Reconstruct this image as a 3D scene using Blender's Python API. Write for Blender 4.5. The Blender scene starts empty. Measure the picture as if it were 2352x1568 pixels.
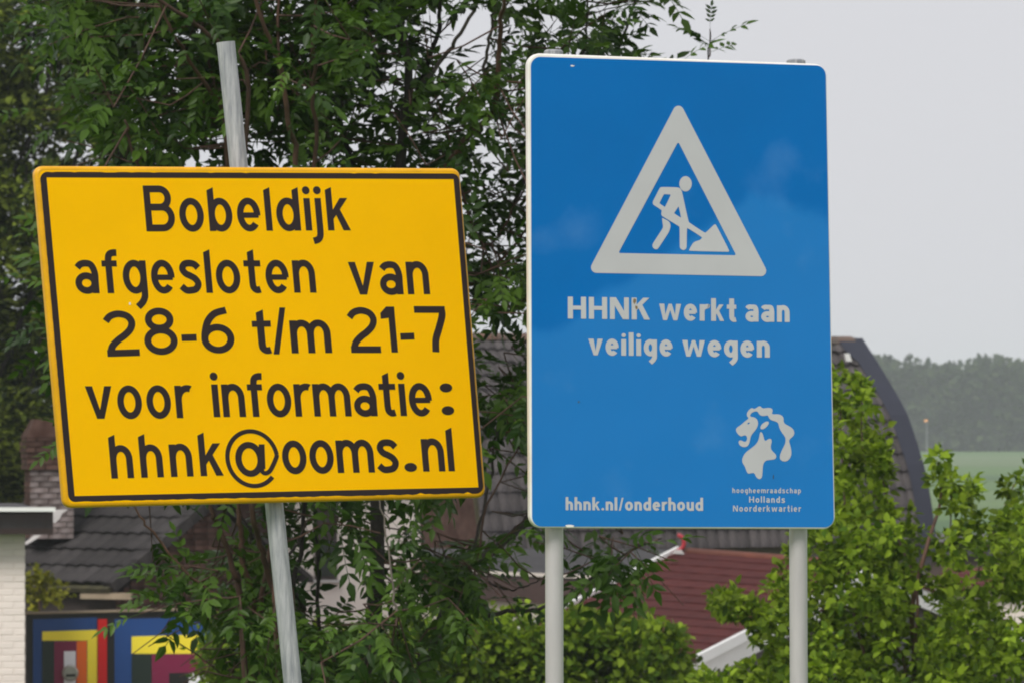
import bpy, math, random
import numpy as np
from mathutils import Vector, Matrix
from mathutils.geometry import tessellate_polygon

scene = bpy.context.scene
C = scene.collection
R = math.radians
random.seed(7)
rng = np.random.default_rng(7)

# ------------------------------------------------------------------ camera
# Positions below are read off the photograph on a 2352 x 1568 pixel grid; a pixel gives a direction,
# the distance of each thing is set from its real size.
FPX, CX, CY, HOR = 13067.0, 1176.0, 784.0, 985.0
EYE = Vector((0, 0, 1.6))
PITCH = math.atan((HOR - CY) / FPX)
FW = Vector((0, math.cos(PITCH), math.sin(PITCH)))
UP = Vector((0, -math.sin(PITCH), math.cos(PITCH)))
cam_d = bpy.data.cameras.new("camera")
cam = bpy.data.objects.new("camera", cam_d)
C.objects.link(cam)
cam.location = EYE
cam.rotation_euler = (math.pi / 2 + PITCH, 0, 0)
cam_d.sensor_width = 36
cam_d.lens = 36 * FPX / 2352
cam_d.clip_start, cam_d.clip_end = 0.5, 8000
cam_d.dof.use_dof = True
cam_d.dof.focus_distance = 15.0
cam_d.dof.aperture_fstop = 21
scene.camera = cam

# ------------------------------------------------------------------ sky, sun, exposure
SUN_EL, SUN_AZ = 46, 205        # behind the camera, a little to its left
w = bpy.data.worlds.new("World")
scene.world = w
w.use_nodes = True
nt = w.node_tree
bg = nt.nodes["Background"]
sky = nt.nodes.new("ShaderNodeTexSky")
sky.sky_type = 'NISHITA'
sky.sun_disc = False
sky.sun_elevation = R(SUN_EL)
sky.sun_rotation = R(SUN_AZ)
sky.dust_density = 4
hs = nt.nodes.new("ShaderNodeHueSaturation")
hs.inputs['Saturation'].default_value = 0.15
hs.inputs['Value'].default_value = 0.5
mx = nt.nodes.new("ShaderNodeMix")
mx.data_type = 'RGBA'
mx.inputs[0].default_value = 0.86
mx.inputs[7].default_value = (7.1, 7.12, 7.5, 1)      # even overcast
nt.links.new(sky.outputs[0], hs.inputs['Color'])
nt.links.new(hs.outputs[0], mx.inputs[6])
nt.links.new(mx.outputs[2], bg.inputs[0])
bg.inputs[1].default_value = 0.0555
sd = bpy.data.lights.new("sun", 'SUN')
sd.energy = 1.5
sd.angle = R(24)
sd.color = (1, 0.965, 0.91)
sun = bpy.data.objects.new("sun", sd)
C.objects.link(sun)
sun.location = (-5, -10, 30)
_el, _az = R(SUN_EL), R(SUN_AZ)
_dir = Vector((math.sin(_az) * math.cos(_el), math.cos(_az) * math.cos(_el), math.sin(_el)))
sun.rotation_euler = _dir.to_track_quat('Z', 'Y').to_euler()
scene.view_settings.view_transform = 'Standard'
scene.view_settings.look = 'None'
scene.view_settings.exposure = 1.0
scene.view_settings.gamma = 1
scene.cycles.volume_bounces = 1
scene.cycles.max_bounces = 8
scene.cycles.filter_width = 1.9


# ------------------------------------------------------------------ helpers
def ray(px, py):
    return (FW + Vector((1, 0, 0)) * ((px - CX) / FPX) + UP * ((CY - py) / FPX))


def at(px, py, Y):
    d = ray(px, py)
    return EYE + d * (Y / d.y)


class Plane:
    """vertical wall or sign plane: passes (px, .) at distance Y; yaw > 0 recedes to the right"""
    def __init__(s, px, Y, yaw):
        s.p = at(px, HOR, Y)
        s.e = Vector((math.cos(R(yaw)), math.sin(R(yaw)), 0))
        s.n = Vector((math.sin(R(yaw)), -math.cos(R(yaw)), 0))   # towards the camera

    def __call__(s, px, py, off=0.0):
        d = ray(px, py)
        t = (s.p - EYE).dot(s.n) / d.dot(s.n)
        return EYE + d * t + s.n * off


def thing(name, label, cat, loc=(0, 0, 0), group=None):
    o = bpy.data.objects.new(name, None)
    C.objects.link(o)
    o.location = loc
    o.empty_display_size = 0.2
    o['label'] = label
    o['category'] = cat
    if group:
        o['group'] = group
    return o


def tag(o, label, cat, group=None):
    o['label'] = label
    o['category'] = cat
    if group:
        o['group'] = group
    return o


def origin(o):
    v = Vector((0, 0, 0))
    while o is not None:
        v += o.location
        o = o.parent
    return v


def mesh_obj(name, verts, faces, mat, parent=None, smooth=False, tint=None, kind=None, base=None):
    off = origin(parent) if parent else Vector(base or (0, 0, 0))
    V = np.asarray([tuple(v) for v in verts], dtype=float) if not isinstance(verts, np.ndarray) else verts
    V = V - np.array(off)
    me = bpy.data.meshes.new(name)
    if isinstance(faces, np.ndarray):
        n, k = faces.shape
        me.vertices.add(len(V))
        me.vertices.foreach_set('co', V.ravel())
        me.loops.add(n * k)
        me.loops.foreach_set('vertex_index', faces.ravel().astype(np.int32))
        me.polygons.add(n)
        me.polygons.foreach_set('loop_start', np.arange(0, n * k, k, dtype=np.int32))
        me.update(calc_edges=True)
    else:
        me.from_pydata([tuple(v) for v in V], [], [tuple(f) for f in faces])
        me.update()
    if smooth:
        me.polygons.foreach_set('use_smooth', [True] * len(me.polygons))
    if tint is not None:
        a = me.color_attributes.new('tint', 'FLOAT_COLOR', 'POINT')
        t4 = np.ones((len(V), 4))
        t4[:, :3] = tint
        a.data.foreach_set('color', t4.ravel())
    me.materials.append(mat)
    o = bpy.data.objects.new(name, me)
    C.objects.link(o)
    if parent:
        o.parent = parent
    else:
        o.location = off
    if kind:
        o['kind'] = kind
    return o


class MB:
    def __init__(s):
        s.v, s.f = [], []

    def add(s, v, f):
        b = len(s.v)
        s.v += [Vector(x) for x in v]
        s.f += [tuple(i + b for i in q) for q in f]
        return s

    def hexa(s, q0, q1):
        """two quads (same winding) joined into a solid"""
        s.add(list(q0) + list(q1), [(0, 1, 2, 3), (7, 6, 5, 4), (0, 4, 5, 1), (1, 5, 6, 2), (2, 6, 7, 3), (3, 7, 4, 0)])
        return s

    def box(s, c, e, u, n, su, sn, sz):
        c = Vector(c)
        z = Vector((0, 0, 1))
        q0 = [c + u * a * su / 2 + n * sn / 2 + z * b * sz / 2 for a, b in ((-1, -1), (1, -1), (1, 1), (-1, 1))]
        q1 = [p - n * sn for p in q0]
        return s.hexa(q0, q1)

    def tube(s, pts, rad, n=8, cap=True):
        pts = [Vector(p) for p in pts]
        b = len(s.v)
        for i, p in enumerate(pts):
            d = (pts[min(i + 1, len(pts) - 1)] - pts[max(i - 1, 0)]).normalized()
            a = d.orthogonal() if i == 0 else a - d * a.dot(d)
            a.normalize()
            c = d.cross(a)
            r = rad[i] if hasattr(rad, '__len__') else rad
            s.v += [p + (a * math.cos(2 * math.pi * k / n) + c * math.sin(2 * math.pi * k / n)) * r for k in range(n)]
        for i in range(len(pts) - 1):
            for k in range(n):
                k2 = (k + 1) % n
                s.f.append((b + i * n + k, b + i * n + k2, b + (i + 1) * n + k2, b + (i + 1) * n + k))
        if cap:
            s.f.append(tuple(b + k for k in reversed(range(n))))
            s.f.append(tuple(b + (len(pts) - 1) * n + k for k in range(n)))
        return s

    def poly(s, loops, depth_vec=None):
        """polygon with holes (lists of Vectors); extruded along depth_vec when given"""
        flat = [p for lp in loops for p in lp]
        tris = tessellate_polygon([[Vector(p) for p in lp] for lp in loops])
        b = len(s.v)
        s.v += [Vector(p) for p in flat]
        s.f += [tuple(b + i for i in t) for t in tris]
        if depth_vec is not None:
            m = len(flat)
            s.v += [Vector(p) + depth_vec for p in flat]
            s.f += [tuple(b + m + i for i in reversed(t)) for t in tris]
            k = 0
            for lp in loops:
                L = len(lp)
                for i in range(L):
                    j = (i + 1) % L
                    s.f.append((b + k + i, b + k + j, b + m + k + j, b + m + k + i))
                k += L
        return s

    def build(s, name, mat, parent=None, smooth=False, **kw):
        return mesh_obj(name, s.v, s.f, mat, parent, smooth, **kw)


def fix_normals(o):
    import bmesh
    bm = bmesh.new()
    bm.from_mesh(o.data)
    bmesh.ops.recalc_face_normals(bm, faces=bm.faces)
    bm.to_mesh(o.data)
    bm.free()
    return o


def smooth_by_angle(o, deg=40):
    o.data.polygons.foreach_set('use_smooth', [True] * len(o.data.polygons))
    o.data.set_sharp_from_angle(angle=R(deg))
    return o


# ------------------------------------------------------------------ materials
MATS = {}


def pmat(name, col, rough=0.6, var=0.12, scale=8.0, bump=0.0, bscale=60.0, metal=0.0, spec=0.5, col2=None, lo=0.35, hi=0.65,
         stretch=(1, 1, 1), coat=0.0):
    """Principled material: colour broken up by two octaves of noise, fine relief by a bump"""
    m = bpy.data.materials.new(name)
    m.use_nodes = True
    t = m.node_tree
    N, L = t.nodes, t.links
    b = N["Principled BSDF"]
    b.inputs['Roughness'].default_value = rough
    b.inputs['Metallic'].default_value = metal
    b.inputs['Specular IOR Level'].default_value = spec
    b.inputs['Coat Weight'].default_value = coat
    b.inputs['Coat Roughness'].default_value = 0.12
    tc = N.new("ShaderNodeTexCoord")
    mp = N.new("ShaderNodeMapping")
    mp.inputs['Scale'].default_value = stretch
    L.new(tc.outputs['Object'], mp.inputs[0])
    nz = N.new("ShaderNodeTexNoise")
    nz.inputs['Scale'].default_value = scale
    nz.inputs['Detail'].default_value = 6
    nz.inputs['Roughness'].default_value = 0.65
    L.new(mp.outputs[0], nz.inputs['Vector'])
    rp = N.new("ShaderNodeValToRGB")
    c2 = col2 or tuple(c * (1 + var) for c in col)
    c1 = tuple(c * (1 - var) for c in col) if col2 is None else col
    rp.color_ramp.elements[0].position, rp.color_ramp.elements[0].color = lo, (*c1, 1)
    rp.color_ramp.elements[1].position, rp.color_ramp.elements[1].color = hi, (*c2, 1)
    L.new(nz.outputs['Fac'], rp.inputs[0])
    oi = N.new("ShaderNodeObjectInfo")
    mr = N.new("ShaderNodeMapRange")
    mr.inputs['To Min'].default_value, mr.inputs['To Max'].default_value = 1 - var, 1 + var
    L.new(oi.outputs['Random'], mr.inputs['Value'])
    mu = N.new("ShaderNodeMix")
    mu.data_type = 'RGBA'
    mu.blend_type = 'MULTIPLY'
    mu.inputs[0].default_value = 1
    L.new(rp.outputs[0], mu.inputs[6])
    L.new(mr.outputs[0], mu.inputs[7])
    L.new(mu.outputs[2], b.inputs['Base Color'])
    if bump:
        n2 = N.new("ShaderNodeTexNoise")
        n2.inputs['Scale'].default_value = bscale
        n2.inputs['Detail'].default_value = 4
        L.new(mp.outputs[0], n2.inputs['Vector'])
        bp = N.new("ShaderNodeBump")
        bp.inputs['Strength'].default_value = bump
        bp.inputs['Distance'].default_value = 0.01
        L.new(n2.outputs['Fac'], bp.inputs['Height'])
        L.new(bp.outputs[0], b.inputs['Normal'])
    MATS[name] = m
    return m


def leaf_mat(name, trans=0.35, rough=0.45, gloss=0.35, objrand=None):
    """leaf: colour from the per-leaf tint attribute (or random per object), partly translucent"""
    m = bpy.data.materials.new(name)
    m.use_nodes = True
    N, L = m.node_tree.nodes, m.node_tree.links
    b = N["Principled BSDF"]
    b.inputs['Roughness'].default_value = rough
    b.inputs['Specular IOR Level'].default_value = gloss
    if objrand is None:
        a = N.new("ShaderNodeAttribute")
        a.attribute_name = 'tint'
        col = a.outputs['Color']
    else:
        oi = N.new("ShaderNodeObjectInfo")
        rp = N.new("ShaderNodeValToRGB")
        rp.color_ramp.elements[0].color = (*objrand[0], 1)
        rp.color_ramp.elements[1].color = (*objrand[1], 1)
        L.new(oi.outputs['Random'], rp.inputs[0])
        col = rp.outputs[0]
    tr = N.new("ShaderNodeBsdfTranslucent")
    g = N.new("ShaderNodeMix")
    g.data_type = 'RGBA'
    g.blend_type = 'MULTIPLY'
    g.inputs[0].default_value = 1
    g.inputs[7].default_value = (1.25, 1.3, 0.6, 1)
    L.new(col, g.inputs[6])
    L.new(g.outputs[2], tr.inputs['Color'])
    L.new(col, b.inputs['Base Color'])
    ms = N.new("ShaderNodeMixShader")
    ms.inputs[0].default_value = trans
    L.new(b.outputs[0], ms.inputs[1])
    L.new(tr.outputs[0], ms.inputs[2])
    L.new(ms.outputs[0], N["Material Output"].inputs['Surface'])
    MATS[name] = m
    return m


def blue_film():
    """blue sign film: printed colour, faint chalky smudges, worn gloss, slight waviness of the sheet"""
    m = pmat('blue_film', (0.0, 0.128, 0.42), rough=0.16, var=0.03, scale=3.0, spec=0.12)
    N, L = m.node_tree.nodes, m.node_tree.links
    b = N["Principled BSDF"]
    src = b.inputs['Base Color'].links[0].from_socket
    tc = N.new("ShaderNodeTexCoord")
    n1 = N.new("ShaderNodeTexNoise")
    n1.inputs['Scale'].default_value = 5.5
    n1.inputs['Detail'].default_value = 5
    L.new(tc.outputs['Object'], n1.inputs['Vector'])
    r1 = N.new("ShaderNodeValToRGB")
    r1.color_ramp.elements[0].position, r1.color_ramp.elements[0].color = 0.60, (0, 0, 0, 1)
    r1.color_ramp.elements[1].position, r1.color_ramp.elements[1].color = 0.85, (0.22, 0.22, 0.22, 1)
    L.new(n1.outputs['Fac'], r1.inputs[0])
    mxx = N.new("ShaderNodeMix")
    mxx.data_type = 'RGBA'
    L.new(r1.outputs[0], mxx.inputs[0])
    L.new(src, mxx.inputs[6])
    mxx.inputs[7].default_value = (0.16, 0.33, 0.58, 1)
    L.new(mxx.outputs[2], b.inputs['Base Color'])
    # lighter blue on the lower part, with an uneven upper edge
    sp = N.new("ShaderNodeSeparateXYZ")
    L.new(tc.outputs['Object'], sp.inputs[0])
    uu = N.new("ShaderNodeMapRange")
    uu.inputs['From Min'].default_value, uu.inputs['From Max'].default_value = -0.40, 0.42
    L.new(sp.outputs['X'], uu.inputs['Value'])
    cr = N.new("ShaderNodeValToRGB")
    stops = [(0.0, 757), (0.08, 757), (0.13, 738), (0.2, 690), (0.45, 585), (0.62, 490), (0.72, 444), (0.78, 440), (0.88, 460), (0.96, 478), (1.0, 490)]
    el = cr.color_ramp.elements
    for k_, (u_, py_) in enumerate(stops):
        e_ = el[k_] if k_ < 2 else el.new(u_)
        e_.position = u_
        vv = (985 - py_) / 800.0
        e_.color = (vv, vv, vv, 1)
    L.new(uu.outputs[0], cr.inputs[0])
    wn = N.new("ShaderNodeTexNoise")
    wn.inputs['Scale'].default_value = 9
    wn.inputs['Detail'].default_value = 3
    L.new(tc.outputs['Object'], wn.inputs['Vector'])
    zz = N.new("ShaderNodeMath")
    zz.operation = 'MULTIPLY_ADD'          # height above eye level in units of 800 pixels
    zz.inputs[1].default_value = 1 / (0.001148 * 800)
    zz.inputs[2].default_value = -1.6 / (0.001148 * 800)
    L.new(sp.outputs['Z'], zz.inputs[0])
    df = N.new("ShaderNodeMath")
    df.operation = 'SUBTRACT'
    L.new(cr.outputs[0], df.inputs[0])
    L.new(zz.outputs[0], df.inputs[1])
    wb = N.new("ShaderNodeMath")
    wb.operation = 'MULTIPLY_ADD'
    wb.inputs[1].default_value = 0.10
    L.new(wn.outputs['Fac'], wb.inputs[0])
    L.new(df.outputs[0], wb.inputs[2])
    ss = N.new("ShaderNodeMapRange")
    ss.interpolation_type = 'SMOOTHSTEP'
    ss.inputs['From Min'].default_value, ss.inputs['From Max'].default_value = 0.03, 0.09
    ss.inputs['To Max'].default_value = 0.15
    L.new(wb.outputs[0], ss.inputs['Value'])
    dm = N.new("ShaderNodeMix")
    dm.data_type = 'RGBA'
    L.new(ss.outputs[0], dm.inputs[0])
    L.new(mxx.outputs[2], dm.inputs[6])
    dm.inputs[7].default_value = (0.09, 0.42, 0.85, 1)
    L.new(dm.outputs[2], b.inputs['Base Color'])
    n2 = N.new("ShaderNodeTexNoise")
    n2.inputs['Scale'].default_value = 2.2
    n2.inputs['Detail'].default_value = 2
    L.new(tc.outputs['Object'], n2.inputs['Vector'])
    bp = N.new("ShaderNodeBump")
    bp.inputs['Strength'].default_value = 0.25
    bp.inputs['Distance'].default_value = 0.02
    L.new(n2.outputs['Fac'], bp.inputs['Height'])
    L.new(bp.outputs[0], b.inputs['Normal'])
    return m


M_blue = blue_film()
M_white_film = pmat('white_film', (0.47, 0.47, 0.485), rough=0.4, var=0.03, scale=6)
M_lip = pmat('white_sign_edge', (0.72, 0.68, 0.62), rough=0.4, var=0.08, scale=10, col2=(0.80, 0.79, 0.76))
M_yellow = pmat('yellow_film', (0.93, 0.485, 0.0), rough=0.5, var=0.02, scale=3, spec=0.04)
M_yrim = pmat('yellow_enamel_rim', (0.74, 0.37, 0.006), rough=0.35, var=0.1, scale=12, spec=0.3)
M_black = pmat('dark_film', (0.022, 0.013, 0.014), rough=0.5, var=0.08, scale=10, spec=0.3)
M_galv = pmat('galvanised_steel', (0.22, 0.23, 0.25), rough=0.42, var=0.12, scale=14, metal=0.3, stretch=(6, 6, 0.5),
              col2=(0.46, 0.46, 0.465), bump=0.15, bscale=40)
M_alu = pmat('aluminium_post', (0.50, 0.475, 0.475), rough=0.30, var=0.06, scale=10, metal=0.25, stretch=(2, 2, 0.4))
M_stain = pmat('brown_stain', (0.22, 0.15, 0.08), rough=0.7, var=0.3, scale=60)
M_spot = pmat('dark_speck', (0.03, 0.06, 0.10), rough=0.7, var=0.3, scale=60)
M_bark = pmat('ash_bark', (0.030, 0.024, 0.021), rough=0.85, var=0.3, scale=20, bump=0.4, bscale=70)
M_twig = pmat('reddish_twig_bark', (0.085, 0.042, 0.028), rough=0.75, var=0.3, scale=14)
M_greytwig = pmat('grey_twig_bark', (0.12, 0.10, 0.085), rough=0.8, var=0.2, scale=14)
M_ash = leaf_mat('ash_foliage', 0.30, gloss=0.22)
M_ashp = leaf_mat('ash_leaf', 0.30, gloss=0.22, objrand=((0.017, 0.048, 0.004), (0.080, 0.148, 0.018)))
M_pop = leaf_mat('poplar_foliage', 0.25, rough=0.6, gloss=0.1)
M_shrub = leaf_mat('hawthorn_foliage', 0.4, rough=0.6, gloss=0.1)
M_hedge = leaf_mat('hedge_foliage', 0.38, rough=0.6, gloss=0.1)
M_wood = leaf_mat('far_wood_foliage', 0.1, rough=0.8, gloss=0.1)
M_grass = pmat('meadow_grass', (0.055, 0.115, 0.030), rough=0.9, var=0.2, scale=0.05, col2=(0.085, 0.150, 0.040), stretch=(0.25, 4, 1))
M_asphalt = pmat('asphalt', (0.05, 0.05, 0.052), rough=0.9, var=0.2, scale=30, bump=0.4, bscale=200)
M_tile = pmat('grey_clay_tile', (0.042, 0.038, 0.041), rough=0.85, var=0.25, scale=3.5, spec=0.2, col2=(0.100, 0.088, 0.086), bump=0.3, bscale=25)
M_tile2 = pmat('dark_slate_tile', (0.022, 0.020, 0.021), rough=0.85, var=0.25, scale=5, spec=0.2, col2=(0.048, 0.043, 0.042), bump=0.3, bscale=25)
M_moss = pmat('mossy_tile_edge', (0.05, 0.045, 0.02), rough=0.9, var=0.3, scale=8)
M_ridge = pmat('orange_ridge_tile', (0.13, 0.065, 0.04), rough=0.8, var=0.2, scale=5, col2=(0.10, 0.085, 0.075))
M_barge = pmat('slate_grey_board', (0.036, 0.039, 0.056), rough=0.75, spec=0.2, var=0.06, scale=3)
M_red = pmat('oxblood_roof_tile', (0.054, 0.011, 0.011), rough=0.9, var=0.12, scale=5, spec=0.15, col2=(0.082, 0.019, 0.017), bump=0.3, bscale=30)
M_redridge = pmat('rusty_ridge', (0.10, 0.028, 0.015), rough=0.8, var=0.2, scale=4)
M_wht = pmat('white_paint', (0.78, 0.78, 0.76), rough=0.35, var=0.03, scale=3)
M_render = pmat('cream_wall_paint', (0.66, 0.60, 0.53), rough=0.8, var=0.05, scale=2)
M_brickw = pmat('white_painted_brick', (0.74, 0.66, 0.61), rough=0.75, var=0.03, scale=6, bump=0.25, bscale=50)
M_mortarw = pmat('painted_mortar', (0.70, 0.62, 0.57), rough=0.85, var=0.05, scale=6)
M_brown = pmat('dark_brown_board', (0.022, 0.010, 0.008), rough=0.5, var=0.08, scale=3)
M_brown2 = pmat('mid_brown_board', (0.055, 0.030, 0.025), rough=0.6, var=0.12, scale=3)
M_felt = pmat('grey_roofing_felt', (0.045, 0.043, 0.046), rough=0.9, var=0.15, scale=1.5, col2=(0.066, 0.064, 0.066), spec=0.2)
M_brick = pmat('old_red_brick', (0.040, 0.019, 0.014), rough=0.95, spec=0.15, var=0.4, scale=5, col2=(0.085, 0.050, 0.040), bump=0.4, bscale=40)
M_brick2 = pmat('limestained_brick', (0.060, 0.038, 0.032), rough=0.95, spec=0.15, var=0.30, scale=7, col2=(0.24, 0.205, 0.20), bump=0.4, bscale=40)
M_mortar = pmat('old_mortar', (0.030, 0.022, 0.019), rough=0.95, var=0.2, scale=8)
M_glass = pmat('dark_glass', (0.02, 0.02, 0.022), rough=0.1, var=0.0, scale=1)
M_plank = pmat('weathered_plank', (0.24, 0.19, 0.13), rough=0.85, var=0.15, scale=4)
M_lead = pmat('pale_lead_flashing', (0.5, 0.48, 0.47), rough=0.6, var=0.1, scale=5)
PAINT = {k: pmat(k + '_gloss_paint', v, rough=0.35, var=0.03, scale=2) for k, v in dict(
    blue=(0.012, 0.052, 0.19), yellow=(0.80, 0.66, 0.04), green=(0.012, 0.022, 0.017), magenta=(0.17, 0.012, 0.05), orange=(0.72, 0.13, 0.012),
    white=(0.72, 0.72, 0.75), red=(0.48, 0.006, 0.008), black=(0.012, 0.011, 0.011)).items()}
M_silver = pmat('brushed_metal', (0.4, 0.39, 0.35), rough=0.35, var=0.1, scale=10, metal=0.8)
M_redplastic = pmat('red_plastic', (0.33, 0.02, 0.03), rough=0.4, var=0.05, scale=3)
lm = bpy.data.materials.new('lit_orange_lamp')
lm.use_nodes = True
_b = lm.node_tree.nodes["Principled BSDF"]
_b.inputs['Base Color'].default_value = (0.8, 0.35, 0.1, 1)
_b.inputs['Emission Color'].default_value = (1, 0.45, 0.15, 1)
_b.inputs['Emission Strength'].default_value = 0.35

# ------------------------------------------------------------------ ground: dike crown, slope, polder out to the horizon
GZ = -2.6


def ground_z(y):
    if y < 17.5:
        return 0.0
    if y > 28:
        return GZ
    t = (y - 17.5) / 10.5
    return GZ * (t * t * (3 - 2 * t))


ys = [-150, -60, -20, -8, 0, 8, 14, 17.5] + [17.5 + 10.5 * k / 8 for k in range(1, 9)] + [35, 50, 80, 120, 200, 350, 600, 1000, 1600, 2600]
xs = [-1600, -700, -300, -100, -40, -15, -5, 0, 5, 15, 40, 100, 300, 700, 1600]
g = MB()
gv = [(x, y, ground_z(y)) for y in ys for x in xs]
gf = [(j * len(xs) + i, j * len(xs) + i + 1, (j + 1) * len(xs) + i + 1, (j + 1) * len(xs) + i) for j in range(len(ys) - 1) for i in range(len(xs) - 1)]
g.add(gv, gf)
o = g.build('ground', M_grass)
o['kind'] = 'structure'
rd = MB()
rd.hexa([(-200, -3.2, 0.004), (200, -3.2, 0.004), (200, 2.4, 0.004), (-200, 2.4, 0.004)],
        [(-200, -3.2, -0.1), (200, -3.2, -0.1), (200, 2.4, -0.1), (-200, 2.4, -0.1)])
o = rd.build('road', M_asphalt)
o['kind'] = 'structure'
yd = MB().add([(-14, 53, GZ + .012), (18, 53, GZ + .012), (18, 99, GZ + .012), (-14, 99, GZ + .012)], [(0, 1, 2, 3)])  # unseen paving, added to cut the green bounce onto the house walls
o = yd.build('added_yard_paving', pmat('paving', (0.20, 0.17, 0.15), rough=0.9, var=0.2, scale=3))
o['kind'] = 'structure'
# crop strips of slightly different green across the far field
for k, (y0, y1, c) in enumerate([(230, 262, (0.045, 0.10, 0.03)), (300, 390, (0.095, 0.155, 0.05)), (470, 520, (0.05, 0.10, 0.035)), (640, 900, (0.10, 0.15, 0.06))]):
    mm = pmat('crop_green', c, rough=0.9, var=0.12, scale=0.04, stretch=(0.2, 3, 1))
    st = MB().add([(-500, y0, GZ + 0.02), (500, y0, GZ + 0.02), (500, y1, GZ + 0.02), (-500, y1, GZ + 0.02)], [(0, 1, 2, 3)])
    o = st.build('field', mm)
    o['kind'] = 'structure'


# ------------------------------------------------------------------ lettering: monoline glyphs, unit = x-height
def EL(cx, cy, rx, ry, a0, a1, n=22):
    return [(cx + rx * math.cos(R(a0 + (a1 - a0) * i / n)), cy + ry * math.sin(R(a0 + (a1 - a0) * i / n))) for i in range(n + 1)]


def spline(pts, n=6):
    P = [pts[0]] + list(pts) + [pts[-1]]
    out = []
    for i in range(1, len(P) - 2):
        p0, p1, p2, p3 = P[i - 1], P[i], P[i + 1], P[i + 2]
        for k in range(n):
            t = k / n
            out.append(tuple(0.5 * (2 * p1[j] + (p2[j] - p0[j]) * t + (2 * p0[j] - 5 * p1[j] + 4 * p2[j] - p3[j]) * t * t
                                    + (3 * p1[j] - p0[j] - 3 * p2[j] + p3[j]) * t ** 3) for j in (0, 1)))
    out.append(tuple(pts[-1]))
    return out


def ribbon(pts, s, closed=False):
    """list of quads"""
    n = len(pts)
    if closed and math.hypot(pts[0][0] - pts[-1][0], pts[0][1] - pts[-1][1]) < 1e-6:
        pts = pts[:-1]
        n -= 1
    Lp, Rp = [], []
    for i in range(n):
        a = pts[(i - 1) % n] if (closed or i > 0) else pts[i]
        b = pts[(i + 1) % n] if (closed or i < n - 1) else pts[i]
        dx, dy = b[0] - a[0], b[1] - a[1]
        l = math.hypot(dx, dy) or 1
        nx, ny = -dy / l, dx / l
        Lp.append((pts[i][0] + nx * s / 2, pts[i][1] + ny * s / 2))
        Rp.append((pts[i][0] - nx * s / 2, pts[i][1] - ny * s / 2))
    m = n if closed else n - 1
    return [[Rp[i], Rp[(i + 1) % n], Lp[(i + 1) % n], Lp[i]] for i in range(m)]


def rect(x0, y0, x1, y1):
    return [[(x0, y0), (x1, y0), (x1, y1), (x0, y1)]]


def disc(cx, cy, r):
    return [EL(cx, cy, r, r, 0, 360, 20)[:-1]]


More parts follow.
